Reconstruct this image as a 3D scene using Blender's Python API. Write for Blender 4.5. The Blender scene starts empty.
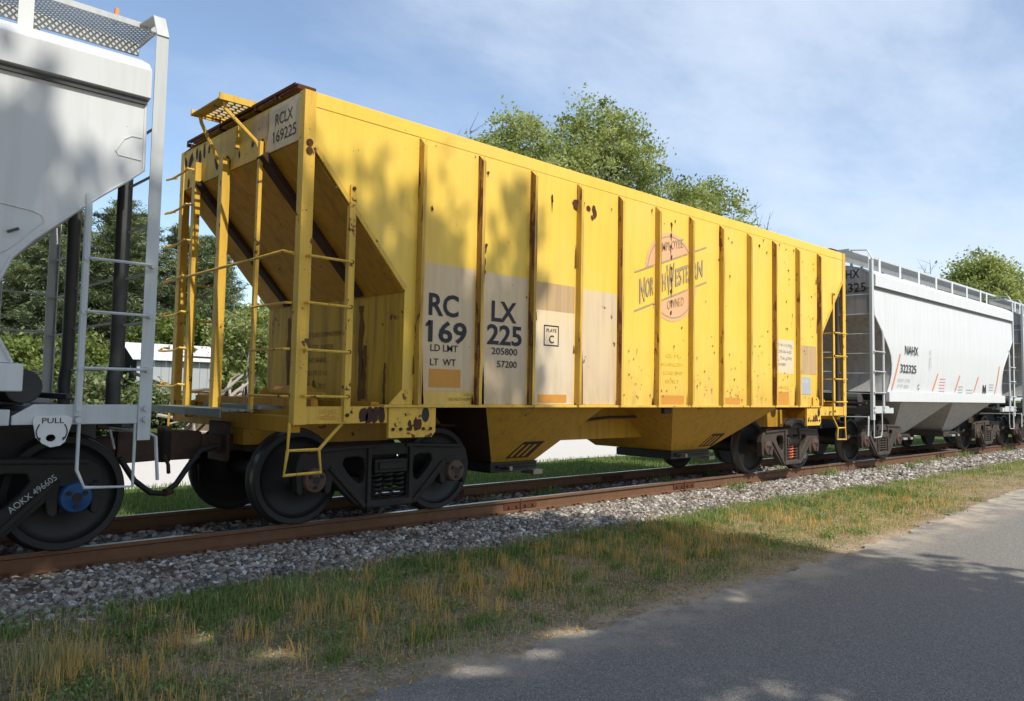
import bpy, math, random
import numpy as np
from mathutils import Vector, Matrix
from mathutils.geometry import tessellate_polygon

scene = bpy.context.scene
COL = scene.collection

# ------------------------------------------------------------------ camera
def make_camera():
    pos = Vector((-0.0494, -8.3624, 1.4121))
    yaw, pitch, roll, f = 0.8103, 0.0645, 0.0185, 791.97
    fw = Vector((math.cos(yaw) * math.cos(pitch), math.sin(yaw) * math.cos(pitch), math.sin(pitch)))
    r = fw.cross(Vector((0, 0, 1))).normalized()
    u = r.cross(fw)
    c, s = math.cos(roll), math.sin(roll)
    r2, u2 = c * r + s * u, c * u - s * r
    m = Matrix((r2, u2, -fw)).transposed().to_4x4()
    m.translation = pos
    cd = bpy.data.cameras.new('camera')
    cd.sensor_width = 36.0
    cd.lens = f / 1024 * 36.0
    cd.shift_y = -10 / 1024
    cd.clip_start = 0.1
    cd.clip_end = 5000
    o = bpy.data.objects.new('camera', cd)
    o.matrix_world = m
    COL.objects.link(o)
    scene.camera = o
make_camera()

# ------------------------------------------------------------------ light and sky
SUN = Vector((-0.055, -0.665, 0.74)).normalized()
sd = bpy.data.lights.new('sun', 'SUN')
sd.energy = 3.8
sd.angle = math.radians(0.53)
sd.color = (1.0, 0.95, 0.86)
so = bpy.data.objects.new('sun', sd)
so.rotation_euler = (-SUN).to_track_quat('-Z', 'Y').to_euler()
so.location = (0, -30, 40)
COL.objects.link(so)

w = bpy.data.worlds.new('World')
scene.world = w
w.use_nodes = True
nt = w.node_tree
N, L = nt.nodes, nt.links
N.clear()
out = N.new('ShaderNodeOutputWorld')
bg = N.new('ShaderNodeBackground')
bg.inputs['Strength'].default_value = 0.15
sky = N.new('ShaderNodeTexSky')
sky.sky_type = 'NISHITA'
sky.sun_disc = False
sky.sun_elevation = math.asin(SUN.z)
sky.sun_rotation = math.atan2(SUN.x, SUN.y)
sky.dust_density = 0.7
sky.ozone_density = 1.6
tc = N.new('ShaderNodeTexCoord')
sep = N.new('ShaderNodeSeparateXYZ')
L.new(tc.outputs['Generated'], sep.inputs[0])
def math_node(nt, op, a, b=None, clamp=False):
    n = nt.nodes.new('ShaderNodeMath'); n.operation = op; n.use_clamp = clamp
    for i, v in enumerate((a, b)):
        if v is None: continue
        if isinstance(v, (int, float)): n.inputs[i].default_value = v
        else: nt.links.new(v, n.inputs[i])
    return n.outputs[0]
zz = math_node(nt, 'ADD', math_node(nt, 'MAXIMUM', sep.outputs[2], 0.0), 0.22)
px = math_node(nt, 'DIVIDE', sep.outputs[0], zz)
py = math_node(nt, 'DIVIDE', sep.outputs[1], zz)
cmb = N.new('ShaderNodeCombineXYZ')
L.new(px, cmb.inputs[0]); L.new(py, cmb.inputs[1])
def sky_noise(scale, rot, sc, detail, rough, loc=(0, 0, 0)):
    mp = N.new('ShaderNodeMapping')
    mp.inputs['Rotation'].default_value = (0, 0, rot)
    mp.inputs['Scale'].default_value = sc
    mp.inputs['Location'].default_value = loc
    L.new(cmb.outputs[0], mp.inputs[0])
    n = N.new('ShaderNodeTexNoise')
    n.inputs['Scale'].default_value = scale
    n.inputs['Detail'].default_value = detail
    n.inputs['Roughness'].default_value = rough
    L.new(mp.outputs[0], n.inputs['Vector'])
    return n.outputs['Fac']
def ramp(nt, fac, stops):
    r = nt.nodes.new('ShaderNodeValToRGB')
    el = r.color_ramp.elements
    while len(el) < len(stops): el.new(0.5)
    for e, (p, c) in zip(el, stops):
        e.position = p
        e.color = (c, c, c, 1) if isinstance(c, (int, float)) else (*c, 1)
    nt.links.new(fac, r.inputs[0])
    return r.outputs[0]
big = sky_noise(0.55, 0.5, (1, 1, 1), 4, 0.5, (1.35, 0.4, 0))
wisp = sky_noise(2.1, 0.9, (0.75, 1.25, 1), 9, 0.62, (0.3, 2.0, 0))
cl = math_node(nt, 'ADD', math_node(nt, 'MULTIPLY', big, 0.55), math_node(nt, 'MULTIPLY', wisp, 0.40))
cl = math_node(nt, 'ADD', cl, math_node(nt, 'MULTIPLY', math_node(nt, 'SUBTRACT', sep.outputs[0], 0.64), 0.36))
mask = ramp(nt, cl, [(0.36, 0.06), (0.46, 0.25), (0.55, 0.60), (0.68, 0.92)])
mix = N.new('ShaderNodeMixRGB')
L.new(mask, mix.inputs[0])
L.new(sky.outputs[0], mix.inputs[1])
mix.inputs[2].default_value = (4.45, 5.05, 5.95, 1)
L.new(mix.outputs[0], bg.inputs[0])
L.new(bg.outputs[0], out.inputs[0])

scene.view_settings.view_transform = 'Standard'
scene.view_settings.look = 'None'
scene.view_settings.exposure = 0.32
scene.view_settings.gamma = 1.0
scene.cycles.max_bounces = 6
scene.cycles.diffuse_bounces = 3
scene.cycles.glossy_bounces = 2
scene.cycles.transmission_bounces = 3
scene.cycles.transparent_max_bounces = 4

# ------------------------------------------------------------------ helpers
def tag(o, label=None, cat=None, group=None, kind=None):
    if label: o['label'] = label
    if cat: o['category'] = cat
    if group: o['group'] = group
    if kind: o['kind'] = kind
    return o

def empty(name, loc=(0, 0, 0), parent=None):
    o = bpy.data.objects.new(name, None)
    o.empty_display_size = 0.2
    o.location = loc
    COL.objects.link(o)
    if parent: o.parent = parent
    return o

def copy_tree(o, parent=None):
    c = o.copy(); COL.objects.link(c)
    if parent: c.parent = parent
    for ch in list(o.children): copy_tree(ch, c)
    return c

class MB:
    def __init__(self): self.v = []; self.f = []
    def add(self, vs, fs):
        b = len(self.v)
        self.v += [tuple(p) for p in vs]
        self.f += [tuple(i + b for i in f) for f in fs]
        return self
    def box(self, x0, x1, y0, y1, z0, z1):
        v = [(x, y, z) for z in (z0, z1) for y in (y0, y1) for x in (x0, x1)]
        return self.add(v, [(0, 2, 3, 1), (4, 5, 7, 6), (0, 1, 5, 4), (2, 6, 7, 3), (0, 4, 6, 2), (1, 3, 7, 5)])
    def hexa(self, bottom, top):
        return self.add(list(bottom) + list(top), [(0, 3, 2, 1), (4, 5, 6, 7), (0, 1, 5, 4), (1, 2, 6, 5), (2, 3, 7, 6), (3, 0, 4, 7)])
    def slab(self, quad, t):            # a plate: quad extruded along its normal by t
        q = [Vector(p) for p in quad]
        n = (q[1] - q[0]).cross(q[3] - q[0]).normalized() * t
        return self.hexa([p + n for p in q], q)
    def bar(self, a, b, wa, wb, up=(0, 0, 1)):   # rectangular bar from a to b
        a, b = Vector(a), Vector(b)
        d = (b - a).normalized(); up = Vector(up)
        s = d.cross(up)
        if s.length < 1e-4: s = d.cross(Vector((1, 0, 0)))
        s.normalize(); t = s.cross(d)
        s *= wa / 2; t *= wb / 2
        return self.hexa([a - s - t, a + s - t, a + s + t, a - s + t], [b - s - t, b + s - t, b + s + t, b - s + t])
    def tube(self, pts, r, n=8, caps=True):
        pts = [Vector(p) for p in pts]
        m = len(pts)
        rs = [float(q) for q in r] if isinstance(r, (list, tuple)) else [float(r)] * m
        vs = []; prev = None
        for i, p in enumerate(pts):
            d = (pts[min(i + 1, m - 1)] - pts[max(i - 1, 0)]).normalized()
            if prev is None:
                a = Vector((0, 0, 1)) if abs(d.z) < 0.9 else Vector((1, 0, 0))
                s = d.cross(a).normalized()
            else:
                s = (prev - d * prev.dot(d)).normalized()
            prev = s; t = d.cross(s)
            for k in range(n):
                a = 2 * math.pi * k / n
                vs.append(p + rs[i] * (math.cos(a) * s + math.sin(a) * t))
        fs = []
        for i in range(m - 1):
            for k in range(n):
                k2 = (k + 1) % n
                fs.append((i * n + k, i * n + k2, (i + 1) * n + k2, (i + 1) * n + k))
        if caps:
            fs.append(tuple(range(n - 1, -1, -1))); fs.append(tuple((m - 1) * n + k for k in range(n)))
        return self.add(vs, fs)
    def cyl(self, a, b, r, n=16): return self.tube([a, b], r, n)
    def prism_xz(self, outer, y0, y1, holes=()):   # outline in x,z given a thickness in y
        loops = [list(outer)] + [list(h) for h in holes]
        polys = [[Vector((p[0], p[1], 0)) for p in l] for l in loops]
        flat = [p for l in loops for p in l]
        tris = tessellate_polygon(polys)
        k = len(flat)
        vs = [(p[0], y0, p[1]) for p in flat] + [(p[0], y1, p[1]) for p in flat]
        fs = []
        for a, b, c in tris:
            fs.append((a, b, c)); fs.append((c + k, b + k, a + k))
        o = 0
        for l in loops:
            m = len(l)
            for i in range(m):
                j = (i + 1) % m
                fs.append((o + i, o + j, o + j + k, o + i + k))
            o += m
        return self.add(vs, fs)
    def lathe_y(self, prof, n=40, c=(0, 0, 0)):     # prof = [(radius, y)...]
        vs = []
        for r, y in prof:
            for k in range(n):
                a = 2 * math.pi * k / n
                vs.append((c[0] + r * math.cos(a), c[1] + y, c[2] + r * math.sin(a)))
        fs = []
        for i in range(len(prof) - 1):
            for k in range(n):
                k2 = (k + 1) % n
                fs.append((i * n + k, i * n + k2, (i + 1) * n + k2, (i + 1) * n + k))
        return self.add(vs, fs)

def obj(name, mb, mat, parent=None, smooth=False, bevel=0.0, fix=True):
    me = bpy.data.meshes.new(name)
    me.from_pydata(mb.v, [], mb.f)
    if fix:
        import bmesh
        bm = bmesh.new(); bm.from_mesh(me)
        bmesh.ops.recalc_face_normals(bm, faces=bm.faces)
        bm.to_mesh(me); bm.free()
    me.materials.append(mat)
    if smooth:
        me.polygons.foreach_set('use_smooth', [True] * len(me.polygons))
        if hasattr(me, 'set_sharp_from_angle'): me.set_sharp_from_angle(angle=math.radians(38))
    o = bpy.data.objects.new(name, me)
    COL.objects.link(o)
    if parent: o.parent = parent
    if bevel:
        b = o.modifiers.new('bevel', 'BEVEL'); b.width = bevel; b.segments = 2; b.limit_method = 'ANGLE'
        b.angle_limit = math.radians(40)
    return o

def np_mesh(name, verts, faces_n, mat, tint=None, parent=None, smooth=False):
    """verts (F*k,3) unshared, faces_n = k corners per face, tint per face"""
    me = bpy.data.meshes.new(name)
    nv = len(verts); nf = nv // faces_n
    me.vertices.add(nv); me.loops.add(nv); me.polygons.add(nf)
    me.vertices.foreach_set('co', np.asarray(verts, np.float32).ravel())
    me.loops.foreach_set('vertex_index', np.arange(nv, dtype=np.int32))
    me.polygons.foreach_set('loop_start', np.arange(0, nv, faces_n, dtype=np.int32))
    me.update(calc_edges=True)
    if tint is not None:
        a = me.attributes.new('tint', 'FLOAT', 'FACE')
        a.data.foreach_set('value', np.asarray(tint, np.float32))
    me.materials.append(mat)
    o = bpy.data.objects.new(name, me); COL.objects.link(o)
    if parent: o.parent = parent
    return o

# ------------------------------------------------------------------ materials
def new_mat(name):
    m = bpy.data.materials.new(name); m.use_nodes = True
    nt = m.node_tree
    return m, nt, nt.nodes['Principled BSDF']
def noise(nt, vec, scale, detail=6, rough=0.6, stretch=None, loc=None):
    if stretch or loc:
        mp = nt.nodes.new('ShaderNodeMapping')
        if stretch: mp.inputs['Scale'].default_value = stretch
        if loc: mp.inputs['Location'].default_value = loc
        nt.links.new(vec, mp.inputs[0]); vec = mp.outputs[0]
    n = nt.nodes.new('ShaderNodeTexNoise')
    n.inputs['Scale'].default_value = scale; n.inputs['Detail'].default_value = detail
    n.inputs['Roughness'].default_value = rough
    nt.links.new(vec, n.inputs['Vector'])
    return n.outputs['Fac']
def mixc(nt, fac, a, b, mode='MIX'):
    n = nt.nodes.new('ShaderNodeMixRGB'); n.blend_type = mode
    for i, v in enumerate((fac, a, b)):
        if isinstance(v, (int, float)): n.inputs[i].default_value = v
        elif isinstance(v, tuple): n.inputs[i].default_value = (*v, 1)
        else: nt.links.new(v, n.inputs[i])
    return n.outputs[0]
def bump(nt, bsdf, height, strength=0.3, dist=0.01):
    b = nt.nodes.new('ShaderNodeBump')
    b.inputs['Strength'].default_value = strength; b.inputs['Distance'].default_value = dist
    nt.links.new(height, b.inputs['Height']); nt.links.new(b.outputs[0], bsdf.inputs['Normal'])

def paint(name, col, rough=0.55, rust=0.30, streak=0.25, dirt=(0.10, 0.07, 0.04), rustcol=(0.075, 0.028, 0.014), scale=1.0, bumpy=0.15, fade=0.18, spec=0.35, zs=None, grime=0.0):
    """weathered paint: tonal fading, vertical dirt streaks, rust blotches and fine chips"""
    m, nt, b = new_mat(name)
    tc = nt.nodes.new('ShaderNodeTexCoord').outputs['Object']
    c = mixc(nt, math_node(nt, 'MULTIPLY', noise(nt, tc, 1.3 * scale, 5), fade), col, tuple(x * 0.55 + 0.06 for x in col))
    st = ramp(nt, noise(nt, tc, 5 * scale, 5, 0.6, (2.2, 2.2, 0.16)), [(0.46, 0.0), (0.74, 1.0)])
    c = mixc(nt, math_node(nt, 'MULTIPLY', st, streak), c, dirt)
    if grime:
        sp = nt.nodes.new('ShaderNodeSeparateXYZ'); nt.links.new(tc, sp.inputs[0])
        mr = nt.nodes.new('ShaderNodeMapRange'); mr.inputs[1].default_value = 2.3; mr.inputs[2].default_value = 1.25
        nt.links.new(sp.outputs[2], mr.inputs[0])
        gm = math_node(nt, 'MULTIPLY', math_node(nt, 'POWER', mr.outputs[0], 2.0), ramp(nt, noise(nt, tc, 3.0, 8, 0.7, (1.5, 1.5, 0.5)), [(0.3, 0.0), (0.7, 1.0)]))
        c = mixc(nt, math_node(nt, 'MULTIPLY', gm, grime), c, (0.30, 0.17, 0.06))
        big = ramp(nt, noise(nt, tc, 0.8, 4, 0.55, None, (5, 2, 1)), [(0.38, 0.0), (0.66, 0.30)])
        c = mixc(nt, big, c, (0.80, 0.56, 0.17))
    blot = noise(nt, tc, 4.2 * scale, 9, 0.68, (1, 1, zs) if zs else None)
    t = 0.74 - 0.24 * rust
    r1 = ramp(nt, blot, [(t, 0.0), (t + 0.025, 1.0)])
    chips = noise(nt, tc, 26 * scale, 4, 0.6)
    gate = ramp(nt, noise(nt, tc, 2.1 * scale, 3, 0.5, None, (3, 1, 7)), [(0.45, 0.0), (0.65, 0.16)])
    ch = ramp(nt, math_node(nt, 'ADD', chips, math_node(nt, 'MULTIPLY', gate, rust * 1.2)), [(0.735, 0.0), (0.755, 1.0)])
    rm = math_node(nt, 'MAXIMUM', r1, ch)
    rc = mixc(nt, noise(nt, tc, 18, 5), rustcol, tuple(x * 2.6 for x in rustcol))
    c = mixc(nt, rm, c, rc)
    nt.links.new(c, b.inputs['Base Color'])
    rr = math_node(nt, 'ADD', rough, math_node(nt, 'MULTIPLY', rm, 0.3), True)
    nt.links.new(rr, b.inputs['Roughness'])
    b.inputs['Specular IOR Level'].default_value = spec
    if bumpy: bump(nt, b, math_node(nt, 'ADD', noise(nt, tc, 1.7, 3), math_node(nt, 'MULTIPLY', rm, -0.1)), bumpy, 0.03)
    return m

def flat(name, col, rough=0.7, var=0.25, scale=6, metal=0.0, spec=0.3, bumpy=0.0, coord='Object'):
    m, nt, b = new_mat(name)
    tc = nt.nodes.new('ShaderNodeTexCoord').outputs[coord]
    n = noise(nt, tc, scale, 8, 0.65)
    c = mixc(nt, n, tuple(x * (1 - var) for x in col), tuple(min(1, x * (1 + var)) for x in col))
    nt.links.new(c, b.inputs['Base Color'])
    b.inputs['Roughness'].default_value = rough; b.inputs['Metallic'].default_value = metal
    b.inputs['Specular IOR Level'].default_value = spec
    if bumpy: bump(nt, b, n, bumpy, 0.02)
    return m

def leafmat(name, stops, trans=0.35, rough=0.6):
    m, nt, b = new_mat(name)
    at = nt.nodes.new('ShaderNodeAttribute'); at.attribute_name = 'tint'
    c = ramp(nt, at.outputs['Fac'], stops)
    nt.links.new(c, b.inputs['Base Color'])
    b.inputs['Roughness'].default_value = rough; b.inputs['Specular IOR Level'].default_value = 0.2
    tr = nt.nodes.new('ShaderNodeBsdfTranslucent')
    c2 = mixc(nt, 1.0, c, (1.25, 1.15, 0.55), 'MULTIPLY')
    nt.links.new(c2, tr.inputs[0])
    mx = nt.nodes.new('ShaderNodeMixShader'); mx.inputs[0].default_value = trans
    nt.links.new(b.outputs[0], mx.inputs[1]); nt.links.new(tr.outputs[0], mx.inputs[2])
    nt.links.new(mx.outputs[0], nt.nodes['Material Output'].inputs[0])
    return m

Y = (0.82, 0.545, 0.062)
M = dict(
    yellow=paint('yellow_paint', Y, 0.5, 0.22, 0.20, (0.42, 0.25, 0.05), fade=0.24, grime=0.75, bumpy=0.34),
    yellow_rib=paint('rusty_yellow_rib_paint', (0.66, 0.41, 0.06), 0.6, 0.42, 0.85, (0.12, 0.05, 0.02), scale=1.5, zs=0.28),
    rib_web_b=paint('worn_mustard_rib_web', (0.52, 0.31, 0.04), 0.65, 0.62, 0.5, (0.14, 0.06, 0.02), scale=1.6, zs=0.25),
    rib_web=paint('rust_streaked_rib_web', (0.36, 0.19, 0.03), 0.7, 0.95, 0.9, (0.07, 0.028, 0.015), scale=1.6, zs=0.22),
    yellow_frame=paint('worn_yellow_frame_paint', (0.72, 0.44, 0.05), 0.55, 0.55, 0.35, scale=1.6),
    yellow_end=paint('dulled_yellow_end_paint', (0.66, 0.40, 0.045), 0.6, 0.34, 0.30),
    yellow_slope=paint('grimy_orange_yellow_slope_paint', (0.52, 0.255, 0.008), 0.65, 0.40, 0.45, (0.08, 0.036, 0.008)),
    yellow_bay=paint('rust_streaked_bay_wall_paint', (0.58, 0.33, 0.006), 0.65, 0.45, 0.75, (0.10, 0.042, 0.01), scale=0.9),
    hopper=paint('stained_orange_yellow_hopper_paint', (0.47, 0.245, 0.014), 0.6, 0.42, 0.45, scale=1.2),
    tan=paint('faded_tan_patch_paint', (0.64, 0.50, 0.33), 0.6, 0.30, 0.30, (0.30, 0.20, 0.10), grime=0.6),
    tan_dark=paint('brown_tan_patch_paint', (0.52, 0.35, 0.17), 0.6, 0.28, 0.3),
    cream=paint('cream_patch_paint', (0.69, 0.57, 0.40), 0.6, 0.25, 0.2, (0.34, 0.24, 0.13), grime=0.5),
    orange=flat('orange_square_paint', (0.56, 0.25, 0.04), 0.6, 0.12),
    pink=paint('faded_pink_disc_paint', (0.76, 0.41, 0.21), 0.6, 0.5, 0.05, bumpy=0, rustcol=(0.40, 0.26, 0.035), scale=2.2),
    logo=paint('faded_grey_letter_paint', (0.38, 0.29, 0.16), 0.65, 0.6, 0.1, bumpy=0, rustcol=(0.40, 0.26, 0.035), scale=3.0),
    faint=flat('faint_worn_letter_paint', (0.775, 0.51, 0.062), 0.7, 0.15),
    ghost=flat('faint_dark_letter_paint', (0.17, 0.095, 0.025), 0.7, 0.3, 20),
    black=paint('worn_black_letter_paint', (0.018, 0.019, 0.025), 0.6, 0.42, 0.0, rustcol=(0.17, 0.12, 0.075), scale=2.6, bumpy=0, fade=0.05),
    rust_run=flat('brown_rust_run', (0.16, 0.072, 0.016), 0.85, 0.7, 11, bumpy=0.2),
    rust=flat('dark_rust', (0.085, 0.032, 0.017), 0.9, 0.5, 14, bumpy=0.3),
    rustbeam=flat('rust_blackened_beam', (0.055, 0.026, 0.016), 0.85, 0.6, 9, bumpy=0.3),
    grey=paint('pale_grey_paint', (0.61, 0.62, 0.61), 0.42, 0.0, 0.22, (0.36, 0.33, 0.29), fade=0.10, bumpy=0.10),
    grey_end=paint('dirty_grey_end_paint', (0.40, 0.39, 0.37), 0.6, 0.1, 0.45, (0.12, 0.10, 0.085)),
    grey_post=paint('mid_grey_post_paint', (0.52, 0.54, 0.53), 0.5, 0.12, 0.2),
    dark_post=flat('dark_grey_pipe_paint', (0.060, 0.060, 0.056), 0.55, 0.5, 3),
    cast=flat('grimy_cast_steel', (0.060, 0.047, 0.038), 0.75, 0.45, 7, bumpy=0.35),
    cast_shaded=flat('shade_darkened_cast_steel', (0.021, 0.017, 0.014), 0.7, 0.5, 7, bumpy=0.35),  # darker copy of the bogie casting, shade put into its colour
    wheel=flat('dark_wheel_steel', (0.0085, 0.0075, 0.007), 0.55, 0.45, 6, spec=0.4),
    tread=flat('polished_wheel_tread', (0.22, 0.20, 0.18), 0.35, 0.3, 12, metal=0.9),
    cap=flat('brown_bearing_cap', (0.095, 0.055, 0.040), 0.7, 0.5, 16),
    blue=flat('blue_bearing_cap_paint', (0.011, 0.055, 0.16), 0.5, 0.3, 12),
    rubber=flat('black_rubber_hose', (0.018, 0.018, 0.02), 0.6, 0.3),
    couple=flat('rusty_coupler_steel', (0.060, 0.035, 0.025), 0.8, 0.5, 9, bumpy=0.4),
    grating=flat('galvanised_grating', (0.34, 0.36, 0.36), 0.55, 0.2, 20, metal=0.3),
    platform=flat('weathered_green_grey_platform', (0.20, 0.23, 0.20), 0.7, 0.3, 8),
    rail=flat('rusty_rail_side', (0.135, 0.068, 0.035), 0.85, 0.4, 9, bumpy=0.3),
    railtop=flat('shiny_rail_head', (0.50, 0.48, 0.46), 0.28, 0.15, 5, metal=0.9),
    tie=flat('weathered_sleeper_wood', (0.11, 0.075, 0.05), 0.9, 0.4, 6, bumpy=0.5),
    reflect=flat('orange_reflective_stripe', (0.80, 0.28, 0.08), 0.5, 0.1),
    redprint=flat('red_print', (0.70, 0.40, 0.36), 0.6, 0.1),
    greyprint=flat('grey_print', (0.38, 0.39, 0.40), 0.6, 0.1),
    signwhite=flat('plain_pale_sign_paint', (0.66, 0.66, 0.62), 0.5, 0.08),
    bark=flat('grey_brown_bark', (0.13, 0.10, 0.075), 0.9, 0.45, 5, bumpy=0.6),
    pale_bark=flat('pale_bark', (0.36, 0.31, 0.25), 0.85, 0.35, 6, bumpy=0.4),
    shedroof=flat('white_metal_roof', (0.66, 0.66, 0.65), 0.45, 0.1, 3),
    shedwall=flat('grey_shed_wall', (0.40, 0.42, 0.43), 0.7, 0.12, 3),
    darkin=flat('dark_shed_opening', (0.03, 0.03, 0.035), 0.8, 0.3),
    springred=flat('orange_red_spring_paint', (0.60, 0.13, 0.05), 0.6, 0.3, 12),
)
M['leaf_tall'] = leafmat('broad_leaf_green', [(0, (0.15, 0.19, 0.06)), (0.5, (0.31, 0.37, 0.14)), (1, (0.44, 0.48, 0.24))], 0.48)
M['leaf_shade'] = leafmat('shade_tree_leaf', [(0, (0.03, 0.06, 0.01)), (1, (0.09, 0.12, 0.03))], 0.15)
M['leaf_bright'] = leafmat('bright_shrub_leaf', [(0, (0.07, 0.10, 0.02)), (0.6, (0.17, 0.22, 0.05)), (1, (0.28, 0.33, 0.11))])
M['leaf_weed'] = leafmat('grey_green_weed_leaf', [(0, (0.06, 0.09, 0.03)), (0.6, (0.16, 0.20, 0.08)), (1, (0.32, 0.36, 0.20))])
M['needle'] = leafmat('pine_needle', [(0, (0.07, 0.10, 0.055)), (0.6, (0.20, 0.245, 0.125)), (1, (0.34, 0.38, 0.21))], 0.25)
M['grass'] = leafmat('verge_grass_blades', [(0, (0.09, 0.17, 0.04)), (0.3, (0.22, 0.30, 0.09)), (0.5, (0.34, 0.35, 0.14)), (0.62, (0.50, 0.46, 0.26)), (0.78, (0.42, 0.32, 0.17)), (0.88, (0.72, 0.46, 0.13)), (1, (0.52, 0.27, 0.08))], 0.25)

# ------------------------------------------------------------------ the setting
def vnoise(x, y, s=1.0, seed=0):
    """smooth pseudo noise 0..1 from summed sines"""
    r = np.random.RandomState(seed); t = 0; tot = 0
    for k in range(5):
        f = s * 1.75 ** k; a = r.uniform(0, 6.28, 4); th = r.uniform(0, 6.28)
        u = x * math.cos(th) + y * math.sin(th); v = -x * math.sin(th) + y * math.cos(th)
        t = t + np.sin(u * f + a[0] + 1.3 * np.sin(v * f * 0.7 + a[1])) * np.sin(v * f + a[2] + np.sin(u * f * 0.6 + a[3])) / 1.5 ** k
        tot += 1 / 1.5 ** k
    return 0.5 + 0.5 * t / tot * 1.6

def ground_z(x, y):
    x = np.asarray(x, float); y = np.asarray(y, float)
    z = np.interp(y, [-400, -4.4, -2.6, -1.6, 2.2, 6.5, 13, 15, 22, 45, 90, 900], [-0.31, -0.31, -0.29, -0.30, -0.34, -0.42, -0.42, -0.1, 0.75, 1.4, 1.6, 1.6])
    near = np.clip(1 - np.abs(y + 3) / 6, 0, 1)
    z = z + near * 0.035 * (vnoise(x, y, 2.2, 5) - 0.5)
    return z

def build_ground():
    xs = np.concatenate([[-900, -300, -100, -40, -15, -6], np.arange(-3, 26, 0.25), [30, 36, 45, 60, 90, 140, 250, 500, 900]])
    ys = np.concatenate([[-900, -300, -80, -30, -14, -9, -6], np.arange(-5, -1, 0.18), np.arange(-1, 7, 0.5), np.arange(7, 24, 1.0), [26, 30, 36, 45, 60, 90, 150, 400, 900]])
    gx, gy = np.meshgrid(xs, ys)
    gz = ground_z(gx, gy)
    gz = np.where((gy < -4.55), gz - 0.02, gz)
    mb = MB()
    nx, ny = len(xs), len(ys)
    mb.v = list(map(tuple, np.stack([gx.ravel(), gy.ravel(), gz.ravel()], 1).tolist()))
    mb.f = [(j * nx + i, j * nx + i + 1, (j + 1) * nx + i + 1, (j + 1) * nx + i) for j in range(ny - 1) for i in range(nx - 1)]
    m, nt, b = new_mat('verge_soil_and_thatch')
    tc = nt.nodes.new('ShaderNodeTexCoord').outputs['Object']
    sp = nt.nodes.new('ShaderNodeSeparateXYZ'); nt.links.new(tc, sp.inputs[0])
    n1 = noise(nt, tc, 2.2, 8, 0.7); n2 = noise(nt, tc, 30, 5, 0.7); n3 = noise(nt, tc, 90, 3, 0.7, (1, 2.5, 1))
    soil = mixc(nt, ramp(nt, n2, [(0.3, 0.0), (0.7, 1.0)]), (0.075, 0.052, 0.032), (0.44, 0.33, 0.22))
    soil = mixc(nt, ramp(nt, n3, [(0.5, 0.0), (0.7, 0.8)]), soil, (0.52, 0.42, 0.29))
    soil = mixc(nt, ramp(nt, n1, [(0.45, 0.0), (0.62, 0.75)]), soil, (0.10, 0.10, 0.045))
    mr2 = nt.nodes.new('ShaderNodeMapRange'); mr2.inputs[1].default_value = -4.1; mr2.inputs[2].default_value = -4.6
    nt.links.new(sp.outputs[1], mr2.inputs[0])
    soil = mixc(nt, math_node(nt, 'MULTIPLY', mr2.outputs[0], ramp(nt, noise(nt, tc, 3.0, 7, 0.7), [(0.35, 0.0), (0.6, 0.85)])), soil, (0.50, 0.42, 0.31))
    green = mixc(nt, n2, (0.035, 0.065, 0.012), (0.12, 0.15, 0.04))
    mr = nt.nodes.new('ShaderNodeMapRange'); mr.inputs[1].default_value = 1.2; mr.inputs[2].default_value = 2.4
    nt.links.new(sp.outputs[1], mr.inputs[0])
    c = mixc(nt, mr.outputs[0], soil, green)
    nt.links.new(c, b.inputs['Base Color']); b.inputs['Roughness'].default_value = 0.95
    b.inputs['Specular IOR Level'].default_value = 0.1
    bump(nt, b, n2, 0.6, 0.03)
    o = obj('ground', mb, m, smooth=True, fix=False)
    tag(o, 'brown soil and dry thatch of the verge between road and railway', kind='structure')
build_ground()

def strip(name, xs, ylo, yhi, z, mat, rows=3):
    mb = MB(); n = len(xs)
    for r in range(rows + 1):
        t = r / rows
        for i, x in enumerate(xs):
            y = ylo[i] * (1 - t) + yhi[i] * t
            mb.v.append((x, y, z(x, y) if callable(z) else z))
    mb.f = [(r * n + i, r * n + i + 1, (r + 1) * n + i + 1, (r + 1) * n + i) for r in range(rows) for i in range(n - 1)]
    return obj(name, mb, mat, fix=False)

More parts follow.
